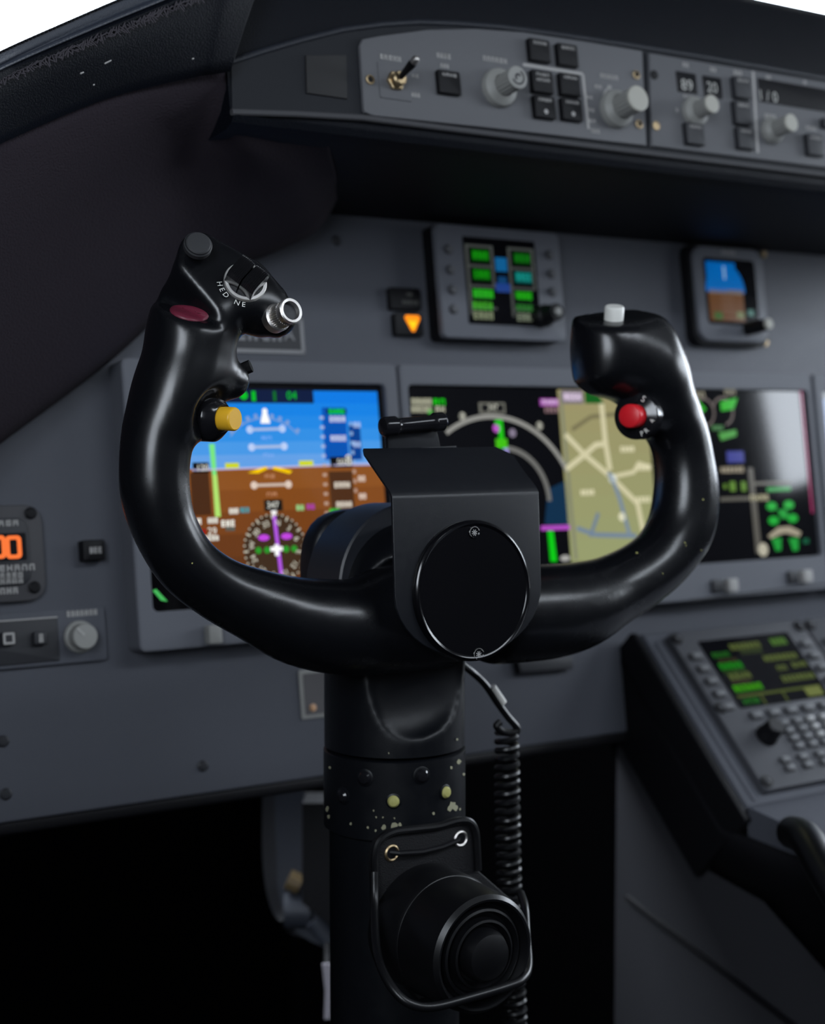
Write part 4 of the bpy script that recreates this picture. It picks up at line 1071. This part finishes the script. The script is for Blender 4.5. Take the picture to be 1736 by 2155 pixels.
# control panels let into the brow
HG = .0035
def gpoly(l): return [tuple(GU(*p, HG).xy) for p in l]
def key(par, px, py, w, h, hgt=.005, mtl=BLACK, name='push_key', lines=1, r=.0008, dotted=False):
    c = GU(px, py, HG); b = MB().use(mtl); b.rbox(c.x-w/2, c.y-h/2, c.x+w/2, c.y+h/2, HG-.0005, HG+hgt, r, .0007)
    b.use(INKDIM)
    for i in range(lines): b.letters(c.x-w*.34, c.x+w*.34, c.y+h*.30-i*h*.24, h*.14, HG+hgt+.0003, 4)
    if dotted: b.disc(c.x, c.y-h*.22, .0018, HG+hgt+.0003, 10)
    o = b.build(name, par); return o
def glet(b, px, py, wpx, hpx, n):
    c = GU(px, py, HG); s_ = G.depth(px, py)/FP; b.letters(c.x-wpx*s_/2*1.15, c.x+wpx*s_/2*1.15, c.y, hpx*s_, HG+.0003, n)
def gknob(par, px, py, r0, r1, L, name, capm=KNOBCAP, mark=False):
    c = GU(px, py, HG); b = MB().use(KNOB)
    b.lathe((c.x, c.y, HG), (0, 0, 1), [(r0, 0), (r0, L*.10), (r0*.96, L*.20), (r0*.80, L*.28), (r1*1.05, L*.34)], 36, True, False)
    b.knurl((c.x, c.y, HG), (0, 0, 1), r1, L*.3, L*.97, 18, .07, .0006)
    b.use(capm).lathe((c.x, c.y, HG), (0, 0, 1), [(r1*1.03, L*.92), (r1*1.03, L*.98), (r1*.94, L), (.0002, L*1.0)], 36, False)
    if mark:
        b.use(DARK).arc((c.x, c.y), r1*.62, 200, 420, r1*.16, HG+L+.0003); b.arc((c.x, c.y), r1*.25, 20, 240, r1*.2, HG+L+.0003)
    return b.build(name, par)
g1 = thing('display_control_panel', 'grey glareshield panel with a toggle switch, two pale knobs and black square keys', 'control panel', G.m)
b = MB().use(FACE).prism(gpoly([(758, 95), (764, 82), (800, 75), (900, 62), (1000, 60), (1100, 67), (1240, 88), (1352, 107), (1361, 306), (1060, 272), (785, 243), (769, 236), (766, 228)]), -.001, HG, .0008); b.use(INKDIM)
for a in ((821, 122, 48, 11, 5), (873, 160, 16, 8, 2), (874, 200, 20, 10, 3), (933, 118, 32, 11, 4), (935, 139, 20, 9, 3), (1041, 126, 56, 11, 6), (1281, 162, 44, 10, 5), (1258, 183, 18, 9, 2), (1252, 276, 22, 9, 3), (1246, 255, 18, 8, 2), (1244, 232, 16, 8, 2), (1240, 205, 16, 8, 2), (1282, 184, 12, 9, 1)): glet(b, *a)
lw = .0022
pts = [GU(1100, 136, HG), GU(1226, 156, HG), GU(1238, 272, HG)]; b.path([p.xy for p in pts], lw, HG+.0003)
c = GU(1300, 222, HG); b.arc(c.xy, .0145, 110, 250, .0012, HG+.0003)
b.build('plate', g1)
# toggle
c = GU(830, 172, HG); b = MB().use(FACE).rbox(c.x-.0125, c.y-.0125, c.x+.0125, c.y+.0125, HG-.001, HG+.0008, .001, .0003); b.build('switch_plate', g1)
b = MB().use(BRASS); b.lathe((c.x, c.y, HG), (0, 0, 1), [(.0068, 0), (.0068, .003), (.0060, .0035)], 6); b.lathe((c.x, c.y, HG), (0, 0, 1), [(.0050, .003), (.0050, .0075), (.0040, .0085)], 28); o = b.build('toggle_collar', g1)
ax = Vector((.0, .25, 1)).normalized(); b = MB().use(BLACK).lathe((c.x, c.y, HG+.006), ax, [(.0018, 0), (.0024, .010), (.0030, .016), (.0028, .0195)], 20); b.use(STEEL).lathe(Vector((c.x, c.y, HG+.006)), ax, [(.0028, .0195), (.0026, .0225), (.0016, .0240), (.0002, .0245)], 20); b.build('toggle_lever', g1)
for px, py in ((778, 168), (1338, 158), (1344, 262), (1380, 266)):
    if px > 1360: continue
    q = GU(px, py, HG); b = MB().use(BRASS).lathe((q.x, q.y, HG), (0, 0, 1), [(.0034, 0), (.0032, .001), (.0022, .0012), (.002, .0004)], 20); b.use(BLACK).disc(q.x, q.y, .002, HG+.0006); b.build('screw', g1)
s_ = G.depth(935, 175)/FP
key(g1, 940, 177, 50*s_*1.1, 50*s_, .004)
for px, py, ln_ in ((1129, 110, 1), (1188, 120, 1), (1135, 176, 2), (1193, 182, 1), (1140, 229, 1), (1197, 234, 1)):
    o = key(g1, px, py, 48*s_*1.16, 50*s_, .0045, BLACK, 'push_key', ln_, dotted=py > 200)
gknob(g1, 1047, 187, .0138, .0078, .024, 'selector_knob', KNOB, True)
gknob(g1, 1293, 232, .0142, .0092, .027, 'range_knob')
g2 = thing('flight_guidance_panel', 'grey glareshield panel with dark digit windows, its right end outside the frame', 'control panel', G.m)
b = MB().use(FACE).prism(gpoly([(1367, 111), (1500, 134), (1736, 172), (2100, 226), (2100, 398), (1736, 352), (1372, 307)]), -.001, HG, .0008); b.use(INKDIM)
for a in ((1442, 137, 16, 10, 2), (1500, 147, 16, 10, 2), (1552, 154, 22, 11, 3), (1616, 163, 14, 9, 2), (1693, 174, 10, 9, 1), (1424, 232, 8, 9, 1), (1620, 246, 30, 11, 4), (1706, 270, 30, 9, 4), (1448, 204, 26, 8, 3)): glet(b, *a)
a, c = GU(1584, 150, HG), GU(1594, 322, HG); b.line(a.xy, c.xy, .0026, HG+.0003); b.build('plate', g2)
def window(par, l, t, r, b_, txt, tx_, ty, th):
    y = (t+b_)/2; x = (l+r)/2
    q = (gu(l, y, HG), gv(x, b_, HG), gu(r, y, HG), gv(x, t, HG)); bb = MB().use(OFFGLASS); bb.prism(rrect(*q, .001), HG-.001, HG+.0006, .0003)
    bb.use(mat('digit_grey', (.50, .50, .47), .5, linear=True)); c = GU(tx_, ty, HG); bb.text(txt, c.x, c.y, th*G.depth(x, y)/FP/.7, HG+.0010); return bb.build('digit_window', par)
window(g2, 1424, 153, 1465, 196, '89', 1444, 181, 24); window(g2, 1480, 162, 1518, 206, '20', 1497, 186, 22)
window(g2, 1598, 182, 1800, 230, '1 / 0', 1614, 204, 22)
gknob(g2, 1459, 237, .0118, .0068, .021, 'course_knob'); gknob(g2, 1621, 277, .0105, .0068, .023, 'heading_knob')
for px, py, w_, h_ in ((1455, 285, 42, 46), (1555, 188, 40, 46), (1556, 241, 40, 50), (1562, 294, 40, 46), (1708, 308, 40, 46), (1735, 262, 24, 20)):
    s_ = G.depth(px, py)/FP; key(g2, px, py, w_*s_*1.16, h_*s_, .005, DARK)
for px, py in ((1380, 265), (1376, 158)):
    q = GU(px, py, HG); b = MB().use(BRASS if py > 200 else BLACK).lathe((q.x, q.y, HG), (0, 0, 1), [(.0036, 0), (.0034, .001), (.002, .0012)], 20); b.build('screw', g2)

# ---- leather side hood that sweeps round to the left, lined with felt -------------------------
hood = thing('side_hood', 'black leather hood sweeping round the left end of the glareshield, with stitching and felt lining', 'side hood', Matrix.Translation(pt(250, 250, .95)))
hi_ = hood.matrix_world.inverted()
hp = lambda px, py, d: tuple(hi_ @ pt(px, py, d))
def rail(l, n=10):
    q = [Vector(hp(*p)) for p in l]; q = [q[0]+(q[0]-q[1])*.9] + q
    return [Vector(p) for p in spline([tuple(p) for p in q], n)]
# rails from the outer edge inwards: (px, py, depth)
e0 = rail([(-420, 330, .70), (-200, 212, .76), (0, 109, .825), (122, 56, .855), (245, 2, .885), (400, -66, .917), (560, -130, .947)])
e1 = rail([(-420, 346, .692), (-200, 228, .752), (0, 127, .817), (140, 62, .852), (275, 4, .882), (425, -55, .914), (560, -110, .944)])
e2 = rail([(-420, 364, .692), (-200, 246, .752), (0, 145, .817), (165, 72, .855), (340, 0, .893), (450, -42, .917), (560, -88, .944)])
e3 = rail([(-420, 402, .70), (-200, 282, .757), (0, 180, .822), (215, 88, .868), (430, 0, .914), (490, -26, .926), (556, -60, .944)])
e4 = rail([(-420, 520, .73), (-200, 400, .79), (0, 300, .85), (220, 207, .895), (400, 163, .929), (445, 156, .937), (484, 150, .944)])
def loft(rs, mtl, name, th=.004, sharp=50):
    b = MB().use(mtl); b.sheet([[tuple(p) for p in r] for r in rs]); o = b.build(name, hood, sharp=sharp)
    md = o.modifiers.new('thick', 'SOLIDIFY'); md.thickness = th; md.offset = 0; return o
mid = lambda a, b_, t, push=0: [p.lerp(q, t)-FWD*push for p, q in zip(a, b_)]
rr0 = [e0, mid(e0, e1, .5, .004), e1, mid(e1, e2, .25, -.0016), mid(e1, e2, .5, -.0022), mid(e1, e2, .75, -.0016), e2, mid(e2, e3, .5, .004), e3, mid(e3, e4, .12, .003), mid(e3, e4, .3, .004), mid(e3, e4, .6, .004), mid(e3, e4, .85, .002), e4]
up_face = loft(rr0[6:], BROW, 'leather_hood', .002)
loft(rr0[:7], BEAD, 'rolled_edge', .002)
# top return of the hood away from the pilot
back = [p+FWD*.04+Vector((0, 0, -.03)) for p in e0]
loft([back, mid(back, e0, .5), e0], BROW, 'hood_top')
# stitching: dashes along the roll and a ragged woven edge along the seam
def dashes(r, n, L, rad, mtl, name, jit=0, nrm=.0022):
    b = MB().use(mtl); seg = [0]
    for p, q in zip(r, r[1:]): seg.append(seg[-1]+(q-p).length)
    def at(s_):
        s_ = min(max(s_, 0), seg[-1]-1e-6)
        for i in range(len(seg)-1):
            if seg[i+1] >= s_: return r[i].lerp(r[i+1], (s_-seg[i])/(seg[i+1]-seg[i]))
    for k in range(n):
        s0 = seg[-1]*(k+.2)/n; p, q = at(s0), at(s0+seg[-1]/n*L)
        if jit:
            j = Vector((random.uniform(-1, 1), 0, random.uniform(-1, 1)))*jit; q = q+Vector((0, 0, (1 if k % 2 else -1)*jit*1.2))+j; p = p-j
        b.tube([p-FWD*nrm, q-FWD*nrm], rad, 5)
    return b.build(name, hood)
dashes(mid(e0, e1, .62), 150, .6, .0007, BLACK, 'stitch_row', 0, .0056); 
dashes(mid(e2, e3, .95), 520, 1.8, .0005, mat('frayed_thread', (.050, .045, .054), .95, linear=True), 'woven_seam', .0018, .0052)
b = MB().use(BEAD).tube(mid(e2, e3, .12, .0036), .0012, 8); b.build('edge_cord', hood)
LD = lambda x: .826+.00017*x
for (x0, y0), (x1, y1) in (((220, 134), (234, 127)), ((169, 155), (176, 152)), ((404, 124), (408, 123)), ((196, 179), (199, 178))):
    b = MB().use(INKDIM).tube([Vector(hp(x0, y0, LD(x0))), Vector(hp(x1, y1, LD(x1)))], .0005, 5); b.build('lint', hood)
# felt lining
f0 = rail([(-420, 528, .735), (-200, 404, .795), (0, 302, .855), (220, 209, .90), (430, 160, .945), (472, 162, .958), (483, 240, .964), (560, 266, .985), (690, 296, 1.01)])
fm = rail([(-420, 800, .79), (-200, 720, .85), (0, 600, .915), (220, 430, .965), (370, 330, .99), (455, 330, 1.00), (530, 350, 1.015), (615, 365, 1.04), (704, 360, 1.075)])
f1 = rail([(-420, 1180, .86), (-200, 1040, .93), (0, 900, 1.00), (200, 752, 1.055), (330, 636, 1.09), (430, 562, 1.11), (565, 510, 1.135), (658, 462, 1.14), (702, 388, 1.13)])
mq = lambda a, b_, t, push: [p.lerp(q, t)-FWD*push for p, q in zip(a, b_)]
loft([[p+Vector((0, 0, .012))+FWD*.006 for p in f0], f0, mq(f0, fm, .12, .006), mq(f0, fm, .45, .012), mq(f0, fm, .75, .010), fm, mq(fm, f1, .35, .008), mq(fm, f1, .7, .008), mq(fm, f1, .92, .004), f1, [p+FWD*.03 for p in f1]], FELT, 'felt_lining', .006, 70)

# ================================================================== PEDESTAL
DU = lambda px, py, n=0: D.at(px, py, n)
def du(px, py, n=0): return D.at(px, py, n).x
def dv(px, py, n=0): return D.at(px, py, n).y
ped = thing('centre_pedestal', 'dark grey centre pedestal at the lower right carrying the control display units', 'pedestal', D.m)
xL = du(1352, 1350); xR = xL+.62
yT = dv(1500, 1318); yB = dv(1620, 1690)
b = MB().use(PANEL); b.prism([(xL+.004, yB), (xR, yB), (xR, yT), (xL+.004, yT)], -.04, 0, .003); b.build('top_deck', ped)
b = MB().use(BLACK)
b.prism([(xL-.004, yB-.01), (xL+.0035, yB-.01), (xL+.0035, yT+.004), (xL-.004, yT+.004)], -.085, -.002, .003); b.build('side_rail', ped)
b = MB().use(BEZEL); b.tube([(xL+.014, yT-.012, .0008), (xL+.014, yB+.004, .0008)], .0016, 8); b.build('edge_strip', ped)
# lower deck towards the seats
dk = D.m @ Vector((xL, yB, 0))
inv = ped.matrix_world.inverted()
b = MB().use(PANEL)
prof = [(0, 0, 0), (0, -.10, -.012), (0, -.62, -.14)]
pa = [dk+Vector(p) for p in prof]
lo_ = [p+Vector((0, 0, -.05)) for p in pa]
b.rings([[inv @ (q+Vector((x, 0, 0))) for q in pa+lo_[::-1]] for x in (.004, .62)]); b.build('lower_deck', ped)
# ---- control display unit
HD = .008
def cdu(l, r, par_label, first):
    w = thing('control_display_unit', par_label, 'control display unit', D.m, 'control display units on the pedestal')
    top, bot = dv(1500, 1334), dv(1640, 1668)
    x0, x1 = l, r
    b = MB().use(UNIT).prism(rrect(x0, bot, x1, top, .004), -.001, HD, .001); b.build('case', w)
    W_, H_ = x1-x0, top-bot
    fx = lambda u: x0+W_*u
    fy = lambda v: top-H_*v
    sx0, sx1 = fx(.165), fx(.845); st, sb = fy(.075), fy(.52)
    b = MB().use(MATS['display_glass']).flat(rrect(sx0, sb, sx1, st, .002), HD+.0004); b.build('screen', w)
    b = MB(); z = HD+.0008; sw, sh = sx1-sx0, st-sb
    def L(c, a0, a1, v, h, n, k=.6): b.use(glow(c, k)).letters(sx0+sw*a0, sx0+sw*a1, st-sh*v, sh*h, z, n)
    G1 = (40, 165, 20); G2 = (105, 120, 62); G3 = (120, 132, 70)
    L(G2, .28, .62, .14, .09, 7); L((70, 84, 50), .36, .60, .23, .07, 5); L((95, 140, 60), .74, .92, .13, .11, 4)
    L((40, 110, 36), .05, .24, .23, .08, 4); L((80, 70, 50), .08, .28, .32, .05, 5, .5); L((34, 150, 30), .05, .30, .40, .10, 5)
    L(G2, .55, .93, .36, .09, 8); L((60, 90, 40), .06, .30, .49, .06, 5, .6); L(G2, .08, .32, .56, .09, 4)
    L(G2, .62, .74, .52, .08, 2); L(G2, .80, .97, .50, .08, 3); L((90, 78, 60), .08, .28, .65, .05, 4, .5); L((70, 175, 10), .05, .36, .73, .10, 6)
    L(G2, .60, .97, .68, .09, 8)
    b.use(glow((84, 96, 44), .7)); b.line((sx0+sw*.04, st-sh*.84), (sx0+sw*.95, st-sh*.84), sh*.035, z)
    for u in (.28, .52): b.line((sx0+sw*u, st-sh*.84), (sx0+sw*u, st-sh*.99), sw*.02, z)
    L((40, 120, 36), .06, .24, .92, .08, 3); b.use(glow((120, 130, 70), .7)).flat(rrect(sx0+sw*.76, st-sh*.97, sx0+sw*.94, st-sh*.84, .001), z+.0001)
    b.build('symbology', w, recalc=False)
    def k_(u, v, a, c, h=.0036, m=KEYG, nm='key', rad=.001):
        q = MB().use(BLACK); q.rbox(fx(u)-a/2-.0010, fy(v)-c/2-.0010, fx(u)+a/2+.0010, fy(v)+c/2+.0010, HD-.0005, HD+.0008, rad, .0002)
        q.use(m).rbox(fx(u)-a/2, fy(v)-c/2, fx(u)+a/2, fy(v)+c/2, HD, HD+h, rad, .0008); return q.build(nm, w)
    ww = W_*.062; hh = H_*.034
    for i in range(5):
        k_(.085, .17+i*.083, ww, hh, nm='line_key'); k_(.915, .17+i*.083, ww, hh, nm='line_key')
    for i in range(6): k_(.235+i*.128, .575, ww*1.05, hh*1.05)
    pale = mat('pale_key', (.36, .36, .36), .5, linear=True)
    for r_ in range(6):
        v = .645+r_*.049
        for c in range(6):
            u = .385+c*.098
            if r_ >= 4: u = .235+c*.128
            m = pale if (r_ in (0, 1) and c in (2, 3)) or (r_ == 2 and c in (2, 3, 4)) else KEYG
            rad = ww*.42 if r_ < 4 and c in (2, 3, 4) else .001
            k_(u, v+(.015 if r_ >= 4 else 0), ww*.82, hh*.86, .0034, m, 'key', rad)
    q = MB().use(BLACK).lathe((fx(.215), fy(.705), HD), (0, 0, 1), [(.0098, 0), (.0098, .004), (.0086, .006), (.0080, .016), (.0070, .0172)], 32); q.build('rotary_knob', w)
    for v in (.045, .50, .955):
        for u in (.035, .965):
            q = MB().use(BLACK).lathe((fx(u), fy(v), HD-.002), (0, 0, 1), [(.0056, 0), (.0056, .0035), (.0050, .0042)], 20); q.use(UNIT).lathe((fx(u), fy(v), HD), (0, 0, 1), [(.002, .0015), (.002, .003), (.001, .0034)], 12); q.build('fastener', w)
    return w
cl, cr2 = du(1398, 1350), du(1668, 1310)
cdu(cl, cr2, 'control display unit with a green text screen on the pedestal, whole in the frame', True)
cdu(cr2+.003, 2*cr2-cl+.003, 'second control display unit of the pedestal, cut off by the right edge of the frame', False)
# side wall of the pedestal with its pressed crease
e = [(1345, 1545, 1.36), (1490, 1828, 1.22), (1612, 1895, 1.14), (1736, 2035, 1.06), (2000, 2330, .96)]
side_x = (D.m @ Vector((xL, yB, 0))).x+.012
def on_x(px, py, x):
    d = ray(px, py); t = (x-CAM.x)/d.x; return CAM+d*t
b = MB().use(SIDE)
topl = [on_x(1330, 1500, side_x), on_x(1345, 1540, side_x), on_x(1490, 1825, side_x), on_x(1612, 1893, side_x), on_x(1736, 2033, side_x), on_x(1900, 2230, side_x)]
yN = on_x(1296, 1800, side_x).y
pts = [(p.y, p.z) for p in topl if p.y < yN]
pts = [(yN, topl[1].z)]+pts
pts += [(topl[-1].y-.35, topl[-1].z-.16), (topl[-1].y-.35, 0), (yN, 0)]
wall = thing('pedestal_side', 'dark grey side wall of the pedestal closing the footwell, with a diagonal crease', 'side panel', Matrix.Translation((side_x, 0, 0)))
b.prism([(y, z) for y, z in pts], 0, .02)
MX = Matrix(((0, 0, 1, 0), (1, 0, 0, 0), (0, 1, 0, 0), (0, 0, 0, 1)))
b.build('side_sheet', wall, m=MX)
b = MB().use(FOOT_SHADE); b.prism([(yN, topl[0].z), (yN+1.2, topl[0].z), (yN+1.2, 0), (yN, 0)], 0, .02); b.build('forward_shade_sheet', wall, m=MX)  # dark sheet put where the wall runs forward into shade
b = MB().use(BLACK)
cr0, cr1 = on_x(1322, 1888, side_x), on_x(1690, 2170, side_x); d_ = (cr1-cr0)
b.tube([Vector((-.0015, p.y, p.z)) for p in (cr0-d_*.0, cr0+d_*.5, cr1+d_*.6)], .0028, 8); b.build('crease_strip', wall)
# overhanging black flank between rail and side wall
b = MB().use(BLACK)
rail_t = [D.m @ Vector((xL-.002, yT, -.03)), D.m @ Vector((xL-.002, yB, -.03)), dk+Vector((0, -.10, -.03)), dk+Vector((0, -.30, -.075)), dk+Vector((0, -.62, -.16))]
low = [Vector((side_x, p.y, p.z)) for p in topl[1:]]
inv = ped.matrix_world.inverted()
def resamp(l, n):
    s_ = [0]
    for p, q in zip(l, l[1:]): s_.append(s_[-1]+(q-p).length)
    o = []
    for k in range(n):
        t = s_[-1]*k/(n-1)
        for i in range(len(l)-1):
            if s_[i+1] >= t-1e-9: o.append(l[i].lerp(l[i+1], (t-s_[i])/(s_[i+1]-s_[i]))); break
    return o
A_ = rail_t; B_ = low
n_ = 5
b.sheet([[inv @ p for p in A_], [inv @ (p.lerp(q, .5)+Vector((-.002, 0, 0))) for p, q in zip(A_, B_)], [inv @ q for q in B_]])
o = b.build('flank', ped); md = o.modifiers.new('thick', 'SOLIDIFY'); md.thickness = .006; md.offset = 0
# thigh pad edge at the lower right
b = MB().use(RUBBER); q = [pt(1668, 1752, 1.10), pt(1700, 1770, 1.05), pt(1745, 1850, 1.0), pt(1830, 1990, .93)]
b.tube([Vector(p) for p in spline([tuple(inv @ p) for p in q], 6)], .012, 14); b.build('padded_edge', ped)

# ================================================================== FOOTWELL
# rudder pedal left of the column
pdl = thing('hanging_rudder_pedal', 'grey hanging rudder pedal arm in the dark footwell left of the column', 'rudder pedal', Matrix.Translation(pt(620, 1800, 1.35)))
pi_ = pdl.matrix_world.inverted(); kk = lambda px, py, d=1.35: tuple(pi_ @ pt(px, py, d))
def strap(l, w, th, mtl, name):
    b = MB().use(mtl); l = [Vector(p) for p in spline(l, 8)]; rs = []
    for i, p in enumerate(l):
        t = (l[min(i+1, len(l)-1)]-l[max(i-1, 0)]).normalized(); s_ = RGT-t*RGT.dot(t); s_.normalize(); n_ = t.cross(s_)
        rs.append([p+s_*w/2*a+n_*th/2*c for a, c in ((-1, -1), (1, -1), (1, 1), (-1, 1))])
    b.rings(rs); return b.build(name, pdl)
strap([kk(612, 1560), kk(610, 1700), kk(614, 1800), kk(618, 1870), kk(640, 1930), kk(690, 1960)], .026, .010, PEDAL, 'arm')
strap([kk(578, 1560, 1.37), kk(572, 1720, 1.37), kk(578, 1850, 1.37), kk(604, 1925, 1.37), kk(650, 1945, 1.36)], .016, .02, DARK, 'flange')
b = MB().use(PEDAL).tube([Vector(kk(600, 1915, 1.345)), Vector(kk(655, 1915, 1.345))], .016, 16); b.build('pivot', pdl)
b = MB().use(mat('worn_brass_pad', (.16, .11, .05), .6, linear=True)).tube([Vector(kk(606, 1850, 1.338)), Vector(kk(632, 1862, 1.338))], .009, 10); b.build('pivot_pad', pdl)
b = MB().use(PEDAL).tube([Vector(kk(660, 1935, 1.33)), Vector(kk(700, 1985, 1.33)), Vector(kk(704, 2000, 1.33))], .009, 12); b.build('link', pdl)
b = MB().use(mat('pale_strip', (.34, .32, .36), .7, linear=True)); a = [pt(678, 2030, 1.28), pt(700, 2030, 1.28), pt(704, 2090, 1.28), pt(694, 2145, 1.28), pt(682, 2145, 1.28), pt(684, 2085, 1.28)]
o_ = a[0].copy(); b.rings([[pi_ @ p for p in a], [pi_ @ (p+FWD*.004) for p in a]]); o = b.build('pale_strip', pdl); o['label'] = 'pale vertical strip'
b = MB().use(BLACK).tube([Vector(kk(690, 1990, 1.31)), pi_ @ pt(690, 2045, 1.284)], .004, 8); b.build('rod', pdl)
for i, (l, lab) in enumerate((([(636, 1690), (760, 1690), (760, 2000), (636, 1900)], 'dark box bracket in the footwell between pedal arm and column'),)):
    b = MB().use(BLACK); a = [pt(x, y, 1.31) for x, y in l]; o_ = a[0].copy(); b.rings([[p-o_ for p in a], [p-o_+FWD*.05 for p in a]]); o = b.build('footwell_bracket', None, m=Matrix.Translation(o_)); tag(o, lab, 'bracket')

# ================================================================== COCKPIT SHELL
ZC = 1.72; XW0, XW1 = -.95, 1.95; YB, YF = -1.75, P.o.y+.62
def wall_with_hole(mb, x, th, y0, y1, z0, z1, holes):
    """wall in the y-z plane with rectangular openings (given left to right)"""
    ys = y0
    for a, c, d, e_ in holes:
        wbox(mb, (x, ys, z0), (x+th, a, z1)); wbox(mb, (x, a, z0), (x+th, c, d)); wbox(mb, (x, a, e_), (x+th, c, z1)); ys = c
    wbox(mb, (x, ys, z0), (x+th, y1, z1))
LW = [(-1.55, -.70, .94, 1.58)]; RW = [(-1.06, -.30, 1.06, 1.44), (-.2, .6, .92, 1.54)]
HX0, HX1, HY0, HY1 = .05, 1.65, -1.50, -1.08  # unseen ceiling opening, added to bring light from above and behind
b = MB().use(BULK); wall_with_hole(b, XW0-.05, .05, YB, YF, 0, ZC, LW); struct('wall_left', b)
b = MB().use(BULK); wall_with_hole(b, XW1, .05, YB, YF, 0, ZC, RW); struct('wall_right', b)
b = MB().use(BULK); wbox(b, (XW0, YB-.05, 0), (XW1, YB, ZC)); struct('wall_back', b)
GZ = (G.m @ Vector((0, vtop, -.3))).z
b = MB().use(FOOT_SHADE); wbox(b, (XW0, YF, 0), (XW1, YF+.05, GZ+.02)); struct('wall_front', b)
b = MB().use(FLOORM); wbox(b, (XW0, YB, -.05), (XW1, YF, 0)); struct('floor', b)
b = MB().use(BULK); wbox(b, (XW0, YB, ZC), (XW1, HY0, ZC+.05)); wbox(b, (XW0, HY1, ZC), (XW1, YF-.25, ZC+.05)); wbox(b, (XW0, HY0, ZC), (HX0, HY1, ZC+.05)); wbox(b, (HX1, HY0, ZC), (XW1, HY1, ZC+.05)); struct('ceiling', b)
# panes
pane = bpy.data.materials.new('window_pane'); pane.use_nodes = True; nt = pane.node_tree; nt.nodes.clear()
ou = nt.nodes.new('ShaderNodeOutputMaterial'); mx = nt.nodes.new('ShaderNodeMixShader'); t_ = nt.nodes.new('ShaderNodeBsdfTransparent'); g_ = nt.nodes.new('ShaderNodeBsdfGlossy'); g_.inputs['Roughness'].default_value = .02
t_.inputs['Color'].default_value = (.96, .98, 1, 1); mx.inputs['Fac'].default_value = .04
nt.links.new(t_.outputs[0], mx.inputs[1]); nt.links.new(g_.outputs[0], mx.inputs[2]); nt.links.new(mx.outputs[0], ou.inputs['Surface'])
n = 0
for x, hs_ in ((XW0-.03, LW), (XW1+.02, RW)):
    for a, c, d, e_ in hs_:
        n += 1; b = MB().use(pane); wbox(b, (x, a, d), (x+.006, c, e_)); struct('window_%d' % n, b)
n += 1; b = MB().use(pane); wbox(b, (HX0, HY0, ZC+.02), (HX1, HY1, ZC+.026)); struct('window_%d' % n, b)  # pane over the added ceiling opening
n += 1; b = MB().use(pane)
z0, z1 = GZ+.02, ZC
b.rings([[(XW0, YF+.01, z0), (XW1, YF+.01, z0), (XW1, YF-.22, z1), (XW0, YF-.22, z1)], [(XW0, YF+.018, z0), (XW1, YF+.018, z0), (XW1, YF-.212, z1), (XW0, YF-.212, z1)]]); struct('window_%d' % n, b)

# ================================================================== LIGHT
wd = bpy.data.worlds.new('sky'); scene.world = wd; wd.use_nodes = True
bg = wd.node_tree.nodes['Background']; bg.inputs['Color'].default_value = (.90, .945, 1.0, 1); bg.inputs['Strength'].default_value = SKY
def portal(loc, rot, sx, sy):
    l = bpy.data.lights.new('window_portal', 'AREA'); l.shape = 'RECTANGLE'; l.size = sx; l.size_y = sy; l.cycles.is_portal = True
    o = bpy.data.objects.new('window_portal', l); o.location = loc; o.rotation_euler = rot; COL.objects.link(o)
for x, hs_, s_ in ((XW0-.01, LW, -1), (XW1+.0, RW, 1)):
    for a, c, d, e_ in hs_: portal((x, (a+c)/2, (d+e_)/2), (0, R(90)*s_, 0), e_-d, c-a)
portal(((HX0+HX1)/2, (HY0+HY1)/2, ZC+.01), (0, 0, 0), HX1-HX0, HY1-HY0)
portal(((XW0+XW1)/2, YF-.12, (z0+z1)/2), (R(-90-20), 0, 0), XW1-XW0, (z1-z0)*1.1)

# ================================================================== CAMERA
cd = bpy.data.cameras.new('camera'); co = bpy.data.objects.new('camera', cd); COL.objects.link(co)
co.matrix_world = Matrix(((RGT.x, UPV.x, -FWD.x, CAM.x), (RGT.y, UPV.y, -FWD.y, CAM.y), (RGT.z, UPV.z, -FWD.z, CAM.z), (0, 0, 0, 1)))
cd.sensor_fit = 'VERTICAL'; cd.sensor_height = 36; cd.lens = FP/H*36; cd.clip_start = .02
cd.dof.use_dof = True; cd.dof.focus_distance = .822; cd.dof.aperture_fstop = cd.lens/APERTURE_MM; cd.dof.aperture_blades = 0
scene.camera = co
vs_ = scene.view_settings; scene.display_settings.display_device = 'sRGB'
vs_.view_transform = 'Standard'; vs_.look = 'None'; vs_.gamma = 1; vs_.use_curve_mapping = False; vs_.exposure = EXPO
cy = scene.cycles; cy.max_bounces = 6; cy.diffuse_bounces = 4; cy.glossy_bounces = 4; cy.transparent_max_bounces = 8; cy.sample_clamp_indirect = 8; cy.use_denoising = True
